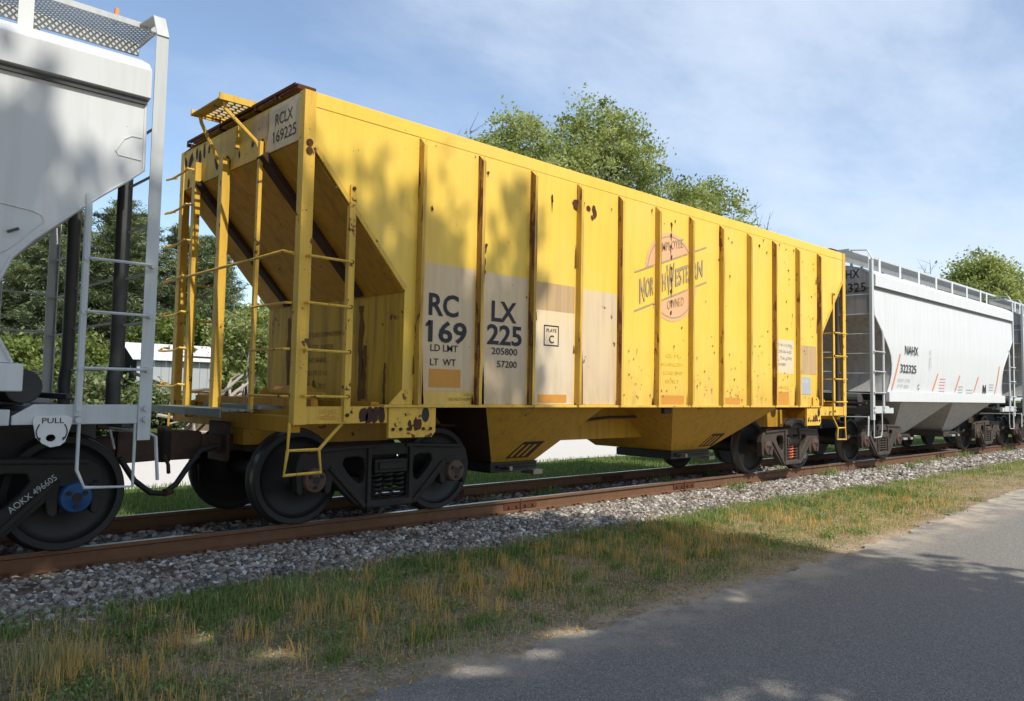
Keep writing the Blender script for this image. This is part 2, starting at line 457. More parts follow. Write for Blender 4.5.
def build_roads():
    m, nt, b = new_mat('worn_asphalt')
    tc = nt.nodes.new('ShaderNodeTexCoord').outputs['Object']
    g = noise(nt, tc, 120, 3, 0.8); big = noise(nt, tc, 0.9, 5, 0.6); mid = noise(nt, tc, 9, 5, 0.6)
    vor = nt.nodes.new('ShaderNodeTexVoronoi'); vor.inputs['Scale'].default_value = 95
    nt.links.new(tc, vor.inputs['Vector'])
    c = mixc(nt, ramp(nt, g, [(0.40, 0.0), (0.60, 1.0)]), (0.058, 0.053, 0.045), (0.31, 0.285, 0.245))
    c = mixc(nt, math_node(nt, 'MULTIPLY', ramp(nt, vor.outputs['Color'], [(0.55, 0.0), (0.9, 1.0)]), 0.35), c, (0.50, 0.48, 0.45))
    c = mixc(nt, math_node(nt, 'MULTIPLY', big, 0.35), c, (0.17, 0.165, 0.16))
    c = mixc(nt, ramp(nt, mid, [(0.60, 0.0), (0.72, 0.25)]), c, (0.14, 0.13, 0.12))
    # sand washed over the edge of the road
    sp = nt.nodes.new('ShaderNodeSeparateXYZ'); nt.links.new(tc, sp.inputs[0])
    mr = nt.nodes.new('ShaderNodeMapRange'); mr.inputs[1].default_value = -5.15; mr.inputs[2].default_value = -4.45
    nt.links.new(sp.outputs[1], mr.inputs[0])
    sand = math_node(nt, 'MULTIPLY', mr.outputs[0], ramp(nt, noise(nt, tc, 2.4, 7, 0.7), [(0.38, 0.0), (0.62, 1.0)]))
    c = mixc(nt, sand, c, (0.46, 0.39, 0.29))
    nt.links.new(c, b.inputs['Base Color']); b.inputs['Roughness'].default_value = 0.85
    b.inputs['Specular IOR Level'].default_value = 0.25
    bump(nt, b, g, 0.55, 0.006)
    xs = np.concatenate([[-300, -80, -20, -5], np.arange(-2, 30, 0.04), [34, 40, 50, 70, 120, 300]])
    edge = -4.57 + 0.10 * (vnoise(xs, xs * 0, 2.6, 3) - 0.5) + 0.12 * (vnoise(xs, xs * 0, 9, 4) - 0.5) + 0.05 * (vnoise(xs, xs * 0, 31, 6) - 0.5)
    edge = edge + np.clip((xs - 9) * 0.075, 0, 0.6)
    o = strip('road', xs, np.full(len(xs), -11.6), edge, -0.285, m)
    tag(o, 'grey asphalt road with sandy broken edge beside the verge', kind='structure')
    m2 = flat('pale_gravel_road', (0.62, 0.58, 0.52), 0.9, 0.22, 24, bumpy=0.3)
    xs = np.concatenate([np.arange(-60, 60, 0.8), [80, 120, 200]])
    lo = 6.3 + 0.5 * (vnoise(xs, xs * 0, 0.7, 8) - 0.5); hi = 13.2 + 0.6 * (vnoise(xs, xs * 0, 0.6, 9) - 0.5)
    tag(strip('gravel_road', xs, lo, hi, -0.405, m2), 'sunlit pale gravel road on the far side of the train', kind='structure')
build_roads()

STONE = None
def build_ballast():
    global STONE
    m, nt, b = new_mat('ballast_bed')
    tc = nt.nodes.new('ShaderNodeTexCoord').outputs['Object']
    vor = nt.nodes.new('ShaderNodeTexVoronoi'); vor.inputs['Scale'].default_value = 24
    nt.links.new(tc, vor.inputs['Vector'])
    c = mixc(nt, vor.outputs['Color'], (0.08, 0.075, 0.068), (0.22, 0.20, 0.18))
    nt.links.new(c, b.inputs['Base Color']); b.inputs['Roughness'].default_value = 0.9
    bump(nt, b, vor.outputs['Distance'], 1.0, 0.03)
    xs = np.concatenate([[-300, -60, -15, -4], np.arange(-2, 32, 0.2), [40, 60, 120, 300]])
    prof = [(-2.15, -0.36), (-1.85, -0.30), (-1.25, -0.205), (-0.9, -0.19), (0.9, -0.19), (1.25, -0.21), (1.9, -0.36), (2.3, -0.42)]
    mb = MB(); n = len(xs)
    for y, z in prof:
        for i, x in enumerate(xs):
            wob = 0.12 * (vnoise(x, y, 1.7, 11) - 0.5) if abs(y) > 1.5 else 0
            mb.v.append((x, y + wob, z + 0.02 * (vnoise(x, y, 5, 12) - 0.5)))
    mb.f = [(r * n + i, r * n + i + 1, (r + 1) * n + i + 1, (r + 1) * n + i) for r in range(len(prof) - 1) for i in range(n - 1)]
    tag(obj('ballast_bed', mb, m, fix=False), 'grey crushed stone bed under the railway track', kind='structure')
    # loose stones, several jittered icosahedra
    ph = (1 + 5 ** .5) / 2
    iv = np.array([(-1, ph, 0), (1, ph, 0), (-1, -ph, 0), (1, -ph, 0), (0, -1, ph), (0, 1, ph), (0, -1, -ph), (0, 1, -ph), (ph, 0, -1), (ph, 0, 1), (-ph, 0, -1), (-ph, 0, 1)]) / 1.9
    fi = np.array([(0, 11, 5), (0, 5, 1), (0, 1, 7), (0, 7, 10), (0, 10, 11), (1, 5, 9), (5, 11, 4), (11, 10, 2), (10, 7, 6), (7, 1, 8), (3, 9, 4), (3, 4, 2), (3, 2, 6), (3, 6, 8), (3, 8, 9), (4, 9, 5), (2, 4, 11), (6, 2, 10), (8, 6, 7), (9, 8, 1)])
    rs = np.random.RandomState(4)
    X, Yy, S = [], [], []
    def sow(n, x0, x1, y0, y1, s0, s1, pw=1.0):
        X.append(x0 + (x1 - x0) * rs.rand(n) ** pw); Yy.append(rs.uniform(y0, y1, n)); S.append(rs.uniform(s0, s1, n))
    sow(19000, 0.4, 14, -1.95, -0.84, 0.012, 0.033, 1.2)
    sow(6500, 14, 32, -1.95, -0.84, 0.022, 0.045, 1.2)
    sow(700, 0.4, 12, -2.5, -1.9, 0.012, 0.03)
    sow(4200, 0.4, 18, -0.68, 0.68, 0.02, 0.042)
    sow(2200, 0.4, 20, 0.8, 2.0, 0.02, 0.042)
    X, Yy, S = map(np.concatenate, (X, Yy, S))
    keep = (Yy > -1.80 + 0.45 * (vnoise(X, Yy * 0, 1.1, 21) - 0.5) + 0.15 * rs.randn(len(X))) | ((Yy < -1.9) & (rs.rand(len(X)) < 0.6))
    X, Yy, S = X[keep], Yy[keep], S[keep]
    Z = np.interp(Yy, [p[0] for p in prof], [p[1] for p in prof])
    Z = np.maximum(Z, np.where(Yy < -1.7, ground_z(X, Yy) - 0.005, -9)) + S * 0.25
    k = len(X)
    q = rs.randn(k, 4); q /= np.linalg.norm(q, axis=1)[:, None]
    a, b_, c_, d = q.T
    R = np.stack([1 - 2 * (c_**2 + d**2), 2 * (b_ * c_ - a * d), 2 * (b_ * d + a * c_), 2 * (b_ * c_ + a * d), 1 - 2 * (b_**2 + d**2), 2 * (c_ * d - a * b_), 2 * (b_ * d - a * c_), 2 * (c_ * d + a * b_), 1 - 2 * (b_**2 + c_**2)], 1).reshape(k, 3, 3)
    vv = iv[None] * (1 + 0.62 * (rs.rand(k, 12, 1) - 0.5)) * (S[:, None] * np.array([[1.3, 1.0, 0.75]]) * rs.uniform(0.8, 1.25, (k, 3)))[:, None, :]
    vv = np.einsum('kij,kvj->kvi', R, vv)
    vv[:, :, 2] *= 0.75
    vv += np.stack([X, Yy, Z], 1)[:, None, :]
    tri = vv[:, fi, :].reshape(-1, 3)
    tint = np.repeat(np.clip(rs.beta(1.35, 1.9, k), 0, 1), 20)
    ms, nt, b = new_mat('ballast_stone')
    at = nt.nodes.new('ShaderNodeAttribute'); at.attribute_name = 'tint'
    c = ramp(nt, at.outputs['Fac'], [(0, (0.055, 0.048, 0.040)), (0.3, (0.19, 0.175, 0.15)), (0.5, (0.36, 0.30, 0.225)), (0.7, (0.46, 0.435, 0.39)), (1, (0.85, 0.82, 0.76))])
    tc = nt.nodes.new('ShaderNodeTexCoord').outputs['Object']
    c = mixc(nt, noise(nt, tc, 60, 4, 0.7), c, mixc(nt, 0.45, c, (0.16, 0.12, 0.09)))
    nt.links.new(c, b.inputs['Base Color']); b.inputs['Roughness'].default_value = 0.85
    o = np_mesh('ballast_stones', tri, 3, ms, tint)
    tag(o, 'loose grey crushed stones along the track', kind='stuff')
    STONE = ms
build_ballast()

# ------------------------------------------------------------------ railway track
def build_track():
    t = tag(empty('railway_track'), 'rusty railway track on grey ballast under the train', kind='structure')
    joints = [-90, -2.6, 7.38, 11.16, 23.2, 34.7, 200]
    foot = [(-0.07, -0.17), (0.07, -0.17), (0.07, -0.158), (0.012, -0.138), (0.010, -0.045), (0.036, -0.032), (0.036, -0.006), (0.030, -0.001), (-0.030, -0.001), (-0.036, -0.006), (-0.036, -0.032), (-0.010, -0.045), (-0.012, -0.138), (-0.07, -0.158)]
    for s in (-1, 1):
        for a, b in zip(joints[:-1], joints[1:]):
            mb = MB(); k = len(foot)
            nseg = max(1, min(60, int((b - a) / 0.5)))
            for i in range(nseg + 1):
                x = a + (b - 0.008 - a) * i / nseg
                mb.v += [(x, s * 0.755 + p[0], p[1]) for p in foot]
            for i in range(nseg):
                for j in range(k):
                    j2 = (j + 1) % k
                    mb.f.append((i * k + j, i * k + j2, (i + 1) * k + j2, (i + 1) * k + j))
            mb.f.append(tuple(range(k))); mb.f.append(tuple(nseg * k + j for j in range(k)))
            r = obj('rail', mb, M['rail'], t)
            hd = MB().box(a, b - 0.008, s * 0.755 - 0.029, s * 0.755 + 0.029, -0.0005, 0.0012)
            obj('rail_head', hd, M['railtop'], r)
        for jx in joints[1:-1]:
            jb = MB()
            for q in (-1, 1):
                jb.box(jx - 0.30, jx + 0.30, s * 0.755 + q * 0.012 - 0.011, s * 0.755 + q * 0.012 + 0.011, -0.128, -0.048)
            for bx in (-0.22, -0.08, 0.08, 0.22):
                jb.cyl((jx + bx, s * 0.755 - 0.05, -0.09), (jx + bx, s * 0.755 + 0.05, -0.09), 0.016, 6)
            if s < 0: jb.box(jx - 0.016, jx + 0.012, s * 0.755 - 0.041, s * 0.755 + 0.03, -0.168, -0.004)  # near rail only: dark upright band across the rail side
            obj('joint_bar', jb, M['rust'], t)
    rnd = random.Random(2)
    sl = None; pl = None; sp = None
    x = -1.5
    while x < 33:
        if sl is None:
            sl = obj('sleeper', MB().box(-0.115, 0.115, -1.32, 1.32, -0.34, -0.187), M['tie'], t, bevel=0.012)
            pl = obj('tie_plate', MB().box(-0.09, 0.09, -0.16, 0.16, -0.178, -0.168), M['rail'], t)
            k = MB()
            for q in (-1, 1):
                for e in (-0.045, 0.045):
                    k.box(e - 0.009, e + 0.009, q * 0.085 - 0.009, q * 0.085 + 0.009, -0.18, -0.145)
                    k.box(e - 0.013, e + 0.013, q * 0.078 - 0.017, q * 0.078 + 0.017, -0.156, -0.145)
            sp = tag(obj('rail_spikes', k, M['rust'], t), kind='stuff')
            a, b, c = sl, pl, sp
        else:
            a = sl.copy(); COL.objects.link(a); b = pl.copy(); COL.objects.link(b); c = sp.copy(); COL.objects.link(c)
        a.location = (x, rnd.uniform(-0.06, 0.06), rnd.uniform(-0.012, 0.006)); a.rotation_euler = (0, 0, rnd.uniform(-0.02, 0.02))
        b.location = (x, -0.755, 0); c.location = (x, -0.755, 0)
        for src in (pl, sp):
            d = src.copy(); COL.objects.link(d); d.location = (x, 0.755, 0)
        x += 0.52 + rnd.uniform(-0.03, 0.03)
build_track()

# ------------------------------------------------------------------ bogie shared by all cars
WR = 0.485
WB2 = 0.917
def build_bogie(parent, cx, capmat='cap', front=None, cast='cast'):
    """trucks: two wheelsets, two cast side frames with spring nests, bolster"""
    t = empty('bogie', (cx, 0, 0), parent)
    prof = [(0.0, 0.062), (0.10, 0.062), (0.115, 0.045), (0.16, 0.020), (0.36, 0.004), (0.405, 0.028), (0.42, 0.055), (WR - 0.012, 0.058), (WR - 0.003, 0.050), (WR, 0.03), (WR + 0.004, -0.045), (WR + 0.026, -0.060), (WR + 0.024, -0.080), (WR - 0.005, -0.086), (0.41, -0.080), (0.36, -0.05), (0.16, -0.06), (0.11, -0.08), (0, -0.08)]
    for sx in (-1, 1):
        for s in (-1, 1):
            p = [(r, y * -s * -1) for r, y in prof]
            wl = obj('wheel', MB().lathe_y([(r, s * y) for r, y in prof], 56, (sx * WB2, s * 0.785, WR)), M['wheel'], t, smooth=True)
            tr = obj('wheel_tread', MB().lathe_y([(WR - 0.004, s * 0.0515), (WR + 0.0015, s * 0.031), (WR + 0.0055, -s * 0.044)], 56, (sx * WB2, s * 0.785, WR)), M['tread'], t, smooth=True, fix=False)
        obj('axle', MB().cyl((sx * WB2, -1.0, WR), (sx * WB2, 1.0, WR), 0.085, 16), M[cast], t, smooth=True)
    out_half = [(0, 0.15), (0.31, 0.14), (0.42, 0.20), (0.66, 0.42), (0.70, 0.46), (0.715, 0.36), (0.76, 0.33), (0.79, 0.36), (0.80, 0.60), (1.03, 0.60), (1.035, 0.36), (1.07, 0.33), (1.10, 0.38), (1.12, 0.60), (1.08, 0.74), (0.98, 0.79), (0.6, 0.815), (0, 0.83)]
    outer = out_half + [(-x, z) for x, z in reversed(out_half[1:-1])]
    hole = [(0.33, 0.44), (0.31, 0.55), (0.33, 0.67), (0.40, 0.70), (0.56, 0.69), (0.585, 0.63), (0.52, 0.53), (0.42, 0.44), (0.37, 0.41)]
    win = [(-0.235, 0.235), (0.235, 0.235), (0.235, 0.70), (-0.235, 0.70)]
    for s in (-1, 1):
        y0, y1 = s * 1.06, s * 1.165
        mb = MB().prism_xz(outer, y0, y1, [hole, [(-x, z) for x, z in hole], win])
        obj('side_frame', mb, M[cast], t, bevel=0.014)
        ym = s * 1.12
        # ribs standing proud on the casting
        pr = MB()
        for q in (-1, 1):
            pr.bar((q * 0.27, ym + s * 0.05, 0.16), (q * 0.27, ym + s * 0.05, 0.80), 0.05, 0.05)
            pr.bar((q * 0.31, ym + s * 0.05, 0.17), (q * 0.74, ym + s * 0.05, 0.60), 0.045, 0.05)
            pr.bar((q * 0.2, ym + s * 0.05, 0.805), (q * 1.0, ym + s * 0.05, 0.77), 0.05, 0.04)
        pr.bar((-0.3, ym + s * 0.05, 0.19), (0.3, ym + s * 0.05, 0.19), 0.06, 0.07)
        obj('frame_rib', pr, M[cast], t, bevel=0.012)
        for q in (-0.145, 0.0, 0.145):
            pts = []
            turns, n = 5, 11
            for i in range(turns * n + 1):
                a = 2 * math.pi * i / n
                pts.append((q + 0.062 * math.cos(a), s * 1.115 + 0.062 * math.sin(a), 0.25 + 0.255 * i / (turns * n)))
            obj('spring', MB().tube(pts, 0.0145, 5), M['springred'] if (q == 0.0 and front == 'red') else M[cast], t, smooth=True)
        bo = MB().box(-0.21, 0.21, s * 1.0, s * 1.20, 0.515, 0.66).box(-0.17, 0.17, s * 1.05, s * 1.225, 0.55, 0.63)
        obj('bolster_end', bo, M[cast], t, bevel=0.012)
        for q in (-1, 1):
            bx = q * 0.915
            ad = MB().box(bx - 0.13, bx + 0.13, s * 1.02, s * 1.17, 0.575, 0.655).box(bx - 0.11, bx + 0.11, s * 1.0, s * 1.13, 0.36, 0.575)
            obj('bearing_adapter', ad, M[cast], t, bevel=0.012)
            cp = MB().lathe_y([(0, s * 0.13), (0.055, s * 0.13), (0.07, s * 0.12), (0.115, s * 0.115), (0.125, s * 0.10), (0.125, 0), (0, 0)], 24, (bx, s * 1.085, WR))
            ca = obj('bearing_cap', cp, M[capmat], t, smooth=True)
            obj('cap_centre', MB().cyl((bx, s * 1.2145, WR), (bx, s * 1.219, WR), 0.042, 14), M['wheel'], t)
            bl = MB()
            for k in range(3):
                a = k * 2.094 + 0.5
                c = Vector((bx + 0.07 * math.cos(a), s * 1.20, WR + 0.07 * math.sin(a)))
                bl.cyl(c, c + Vector((0, s * 0.022, 0)), 0.021, 6)
            tag(obj('cap_bolts', bl, M[cast] if capmat != 'blue' else M['wheel'], t), kind='stuff')
    obj('bolster', MB().box(-0.2, 0.2, -1.0, 1.0, 0.46, 0.74).cyl((0, 0, 0.7), (0, 0, 0.95), 0.2, 16), M[cast], t, bevel=0.015)
    br = MB()
    for q in (-1, 1):
        br.box(q * 0.36 - 0.06, q * 0.36 + 0.06, -0.95, 0.95, 0.34, 0.45)
        for s in (-1, 1): br.box(q * 0.40 - 0.02, q * 0.43 + 0.02, s * 0.785 - 0.05, s * 0.785 + 0.05, 0.30, 0.62)
    obj('brake_beam', br, M[cast], t, bevel=0.01)
    return t

# ------------------------------------------------------------------ lettering
FONT_CACHE = {}
def text(body, size, org, right, up, mat, parent, name='lettering', width=None, bold=0.0, shear=0.0, align='LEFT', slope=0.0, thick=0.0):
    """printed letters: cap height = size, org = left of baseline; right/up unit vectors of the surface"""
    cu = bpy.data.curves.new('txt', 'FONT')
    cu.body = body; cu.size = 1.0; cu.offset = bold; cu.resolution_u = 3; cu.space_line = 1.0
    tmp = bpy.data.objects.new('txt', cu); COL.objects.link(tmp)
    me = bpy.data.meshes.new_from_object(tmp)
    COL.objects.unlink(tmp); bpy.data.objects.remove(tmp)
    n = len(me.vertices)
    co = np.empty(n * 3, np.float32); me.vertices.foreach_get('co', co); co = co.reshape(-1, 3)
    cap = 0.73
    co = co / cap * size
    x0, x1 = co[:, 0].min(), co[:, 0].max()
    sx = (width / (x1 - x0)) if width else 0.8
    lx = (co[:, 0] - x0) * sx
    if align == 'CENTER': lx = lx - (lx.max() / 2)
    ly = co[:, 1] + lx * slope
    right, up = np.array(right, float), np.array(up, float)
    w_ = np.array(org)[None] + lx[:, None] * right[None] + ly[:, None] * up[None]
    me.vertices.foreach_set('co', w_.astype(np.float32).ravel()); me.update()
    me.materials.clear(); me.materials.append(mat); me.name = name
    o = bpy.data.objects.new(name, me); COL.objects.link(o); o.parent = parent
    return o
XR, ZU = (1, 0, 0), (0, 0, 1)

def blob(mb, c, right, up, rx, rz, rnd, n=11):
    """irregular flat stain outline"""
    c, right, up = Vector(c), Vector(right), Vector(up)
    ph = rnd.uniform(0, 6.28)
    vs = []
    for k in range(n):
        a = 2 * math.pi * k / n
        q = 1 + 0.35 * math.sin(2 * a + ph) * rnd.uniform(0.4, 1) + rnd.uniform(-0.18, 0.18)
        vs.append(c + right * (rx * q * math.cos(a)) + up * (rz * q * math.sin(a)))
    mb.add(vs, [tuple(range(n))])

# ------------------------------------------------------------------ the yellow hopper car
W, H, S = 1.53, 4.298, 1.255
XE, XF = 3.628, 15.626
HB = 3.815
X0, DX = 5.047, 0.8535
XI, ZI = 4.87, 2.45           # foot of the slope sheet
XI2 = 14.44
def build_yellow():
    root = tag(empty('covered_hopper_car', (0, 0, 0)), 'rusty yellow ribbed covered hopper car in the middle of the train', 'hopper car', 'freight cars of the train')
    ribs = [X0 + DX * i for i in range(12)]
    e = 0.0
    for s in (-1, 1):
        y = s * W
        yi = s * (W - 0.012)
        # side sheets bay by bay
        edges = ribs
        for a, b in zip(edges[:-1], edges[1:]):
            obj('side_panel', MB().box(a + 0.002, b - 0.002, min(y, yi), max(y, yi), S, 4.147), M['yellow'], root)
        # triangular end sheets over the slope
        for (xc, xb, xi) in ((XE + 0.12, ribs[0], XI), (XF - 0.10, ribs[-1], XI2)):
            zs = HB - 0.05
            pts = [(xc, zs), (xi, ZI + 0.03), (xi, S), (xb - 0.002 * (1 if xb > xc else -1), S), (xb, 4.145), (xc, 4.145)]
            obj('end_gusset_panel', MB().prism_xz(pts, y, yi), M['yellow'], root)
            lip = MB().bar((xc, y - s * 0.0, zs), (xi, y, ZI + 0.03), 0.05, 0.03, (0, 1, 0))
            obj('slope_edge_angle', lip, M['yellow_frame'], root)
        tc_ = MB().box(XE + 0.008, XF - 0.008, min(y + s * 0.003, yi), max(y + s * 0.003, yi), 4.149, H)
        obj('top_chord', tc_, M['yellow'], root, bevel=0.006)
        # ribs
        rnd = random.Random(9)
        for i, rx in enumerate(ribs):
            mb = MB()
            bend = rnd.choice((0, 0, 0.012, -0.01)); zb = rnd.uniform(1.7, 2.2)
            zs_ = [S + 0.005, zb - 0.25, zb, zb + 0.25, 4.06, 4.135]
            dep = [0.085, 0.085, 0.085, 0.085, 0.085, 0.012]
            off = [0, 0, bend, 0, 0, 0]
            for k in range(len(zs_)):
                z, d, q = zs_[k], dep[k], off[k]
                mb.v += [(rx - 0.036, y - s * 0.001, z), (rx - 0.030 + q, y + s * d, z), (rx + 0.014 + q, y + s * d, z), (rx + 0.020, y - s * 0.001, z)]
            for k in range(len(zs_) - 1):
                for j in range(3): mb.f.append((k * 4 + j, k * 4 + j + 1, (k + 1) * 4 + j + 1, (k + 1) * 4 + j))
            mb.f += [(0, 3, 2, 1), tuple(len(zs_) * 4 - 4 + j for j in range(4))]
            rb_ = obj('rib', mb, M['yellow_rib'], root, fix=False)
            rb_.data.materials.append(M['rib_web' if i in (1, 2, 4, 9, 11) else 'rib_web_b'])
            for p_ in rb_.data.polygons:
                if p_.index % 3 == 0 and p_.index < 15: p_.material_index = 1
            fl = MB().box(rx + 0.021, rx + 0.058, min(y, y + s * 0.012), max(y, y + s * 0.012), S + 0.005, 4.13)
            obj('rib_flange', fl, M['yellow_rib'], rb_)
        obj('side_sill', MB().box(4.62, 14.52, min(y + s * 0.045, y - s * 0.10), max(y + s * 0.045, y - s * 0.10), S - 0.03, S - 0.001), M['yellow_frame'], root, bevel=0.004)
        # bolster plates with rivets, end sill pieces
        for (a, b, zl, sa, sb) in ((4.70, 5.31, 0.91, XE + 0.03, 4.695), (13.93, 14.49, 0.89, 14.495, XF - 0.03)):
            yo = y + s * 0.02
            pts = [(a, S - 0.034), (a, zl), (b - 0.05, zl), (b, zl + 0.06), (b, S - 0.034)]
            bp = obj('bolster_plate', MB().prism_xz(pts, y - s * 0.02, yo), M['yellow_frame'], root)
            rv = MB()
            for k in range(6):
                x = a + 0.05 + k * (b - a - 0.12) / 5
                rv.cyl((x, yo, zl + 0.09), (x, yo + s * 0.015, zl + 0.09), 0.018, 8)
            tag(obj('rivets', rv, M['rustbeam'], bp), kind='stuff')
            rr = random.Random(3); st = MB()
            blob(st, (a + 0.37, yo + s * 0.002, zl + 0.14), XR, ZU, 0.045, 0.08, rr)
            blob(st, (a + 0.27, yo + s * 0.002, zl + 0.12), XR, ZU, 0.03, 0.05, rr)
            obj('scraped_spot', st, M['rust'], bp)
            h = MB(); h.lathe_y([(0, s * 0.001), (0.05, s * 0.001)], 18, (a + 0.47, yo + s * 0.002, zl + 0.24)); 
            h.v = [(x, yy, (z - zl - 0.24) * 1.6 + zl + 0.24) for x, yy, z in h.v]
            obj('slot', h, M['wheel'], bp, fix=False)
            obj('end_side_sill', MB().box(sa, sb, min(y, y - s * 0.10), max(y, y - s * 0.10), 1.065, 1.235), M['yellow_frame'], root, bevel=0.006)
            g0, g1 = (4.69, 4.98) if a < 8 else (14.16, 14.50)
            gp = [(g0, S + 0.002), (g1, S + 0.002), (g1, S + 0.16), (g0 + 0.16, S + 0.16)] if a < 8 else [(g0, S + 0.002), (g1, S + 0.002), (g1 - 0.16, S + 0.16), (g0, S + 0.16)]
            obj('sill_gusset', MB().prism_xz(gp, y + s * 0.015, y + s * 0.03), M['yellow_frame'], root)
    # roof
    mb = MB()
    prof = [(-W + 0.012, H + 0.002), (-1.0, H + 0.045), (0, H + 0.075), (1.0, H + 0.045), (W - 0.012, H + 0.002)]
    for x in (XE + 0.01, XF - 0.01): mb.v += [(x, y, z) for y, z in prof]
    mb.f = [(i, i + 1, i + 6, i + 5) for i in range(4)]
    obj('roof', mb, M['yellow_frame'], root)
    hh = MB().box(XE + 1.0, XF - 1.0, -0.32, 0.32, H + 0.06, H + 0.14)
    obj('roof_hatch', hh, M['yellow_frame'], root, bevel=0.02)
    # ends
    for (xe, d, xi, near) in ((XE, 1, XI, True), (XF, -1, XI2, False)):
        obj('end_band', MB().box(min(xe + d * 0.03, xe + d * 0.012), max(xe + d * 0.03, xe + d * 0.012), -W + 0.01, W - 0.01, HB, H - 0.002), M['yellow_end'], root)
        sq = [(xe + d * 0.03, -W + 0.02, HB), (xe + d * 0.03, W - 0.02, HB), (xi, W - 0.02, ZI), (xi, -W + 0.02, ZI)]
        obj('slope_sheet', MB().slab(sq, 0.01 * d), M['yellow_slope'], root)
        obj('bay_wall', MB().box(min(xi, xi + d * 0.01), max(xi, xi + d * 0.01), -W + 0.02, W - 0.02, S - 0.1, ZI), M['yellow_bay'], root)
        for yb in (-0.72, 0.95):
            a = Vector((xe + d * 0.00, yb, HB + 0.03)); b = Vector((xi - d * 0.02, yb, ZI + 0.02))
            obj('slope_stiffener', MB().bar(a, b, 0.16, 0.09, (0, 1, 0)) if False else MB().bar(a + Vector((-d * 0.02, 0, -0.03)), b, 0.09, 0.15, (0, 1, 0)), M['rustbeam'], root, bevel=0.01)
        # corner posts
        for s in (-1, 1):
            p = MB().box(min(xe, xe + d * 0.012), max(xe, xe + d * 0.012), min(s * W, s * (W - 0.09)), max(s * W, s * (W - 0.09)), 1.06, H)
            p.box(min(xe, xe + d * 0.125), max(xe, xe + d * 0.125), min(s * (W + 0.012), s * W), max(s * (W + 0.012), s * W), 1.062, H - 0.003)
            obj('corner_post', p, M['yellow_frame'], root)
        # end posts
        xp = xe - d * 0.02
        obj('end_post', MB().box(xp - 0.02, xp + 0.02, -0.70, -0.645, 1.15, 3.96), M['yellow_frame'], root, bevel=0.005)
        q = MB().box(xp - 0.045, xp + 0.045, 0.145, 0.155, 1.15, 3.95).box(xp - 0.045, xp - 0.035, 0.155, 0.25, 1.15, 3.95)
        obj('end_post', q, M['yellow_frame'], root)
        # end ladder at the far corner, with round holes suggested by rust
        lad = empty('end_ladder', (0, 0, 0), root)
        st = MB().box(xp - 0.035, xp + 0.035, 0.93, 0.945, 1.05, 4.06).box(xp - 0.035, xp - 0.025, 0.945, 1.02, 1.05, 4.06)
        obj('stile', st, M['yellow_frame'], lad)
        for k in range(7):
            z = 1.40 + 0.425 * k
            pts = [(xp - d * 0.02, 0.98, z + 0.02), (xp - d * 0.10, 1.0, z + 0.03), (xp - d * 0.11, 1.12, z), (xp - d * 0.09, 1.5, z), (xp - d * 0.10, 1.66, z + 0.01), (xp - d * 0.03, 1.69, z + 0.05), (xp, 1.60, z + 0.04)]
            obj('rung', MB().tube(pts, 0.014, 6), M['yellow_frame'], lad, smooth=True)
        # long handrail and short rungs at the near corner
        obj('handrail', MB().tube([(xp - d * 0.01, -1.49, 2.69), (xp - d * 0.07, -1.38, 2.72), (xp - d * 0.08, -0.6, 2.70), (xp - d * 0.07, 0.9, 2.69), (xp - d * 0.02, 1.52, 2.70)], 0.016, 8), M['yellow_frame'], root, smooth=True)
        for z in (2.22, 1.78, 1.33):
            obj('grab_iron', MB().tube([(xp, -1.46, z), (xp - d * 0.05, -1.44, z), (xp - d * 0.05, -0.70, z), (xp, -0.67, z)], 0.013, 6), M['yellow_frame'], root, smooth=True)
        for s in (-1, 1):
            sl = empty('side_ladder', (0, 0, 0), root)
            xs = xe + d * 0.565
            obj('stile', MB().box(xs - 0.035, xs + 0.035, min(s * (W + 0.018), s * (W + 0.028)), max(s * (W + 0.018), s * (W + 0.028)), 1.09, 3.46).box(xs - d * 0.035, xs - d * 0.025, min(s * (W - 0.03), s * (W + 0.018)), max(s * (W - 0.03), s * (W + 0.018)), 1.10, 3.45), M['yellow_frame'], sl)
            for z in (2.675, 2.225, 1.775, 1.335):
                obj('rung', MB().tube([(xe + d * 0.07, s * (W + 0.01), z), (xe + d * 0.075, s * (W + 0.06), z), (xs - d * 0.02, s * (W + 0.06), z - 0.005), (xs, s * (W + 0.03), z)], 0.014, 6), M['yellow_frame'], sl, smooth=True)
            bl = MB()
            for z in (3.42, 2.675, 2.225, 1.775, 1.335, 1.15):
                bl.cyl((xs, s * (W + 0.027), z), (xs, s * (W + 0.045), z), 0.02, 6)
            tag(obj('bolts', bl, M['rust'], sl), kind='stuff')
            # stirrup step
            stp = MB()
            yy = s * (W - 0.03)
            stp.tube([(xe + d * -0.02, yy, 1.08), (xe + d * -0.03, yy, 0.82), (xe + d * 0.30, yy, 0.82)], 0.017, 6)
            stp.tube([(xe + d * 0.56, yy, 1.08), (xe + d * 0.30, yy, 0.82), (xe + d * 0.33, yy, 0.60), (xe + d * -0.06, yy, 0.59), (xe + d * -0.03, yy, 0.82)], 0.017, 6)
            obj('stirrup_step', stp, M['yellow_frame'], root, smooth=True)
        # end sill, draft box, crossover platform
        es = MB().box(min(xe + d * 0.02, xe + d * 0.14), max(xe + d * 0.02, xe + d * 0.14), -1.42, 1.5, 0.98, 1.14)
        obj('end_sill', es, M['yellow_slope'], root, bevel=0.008)
        obj('draft_sill', MB().box(min(xe + d * 0.15, xe + d * 2.0), max(xe + d * 0.15, xe + d * 2.0), -0.3, 0.3, 0.72, 1.12), M['couple'], root, bevel=0.008)
        pf = MB()
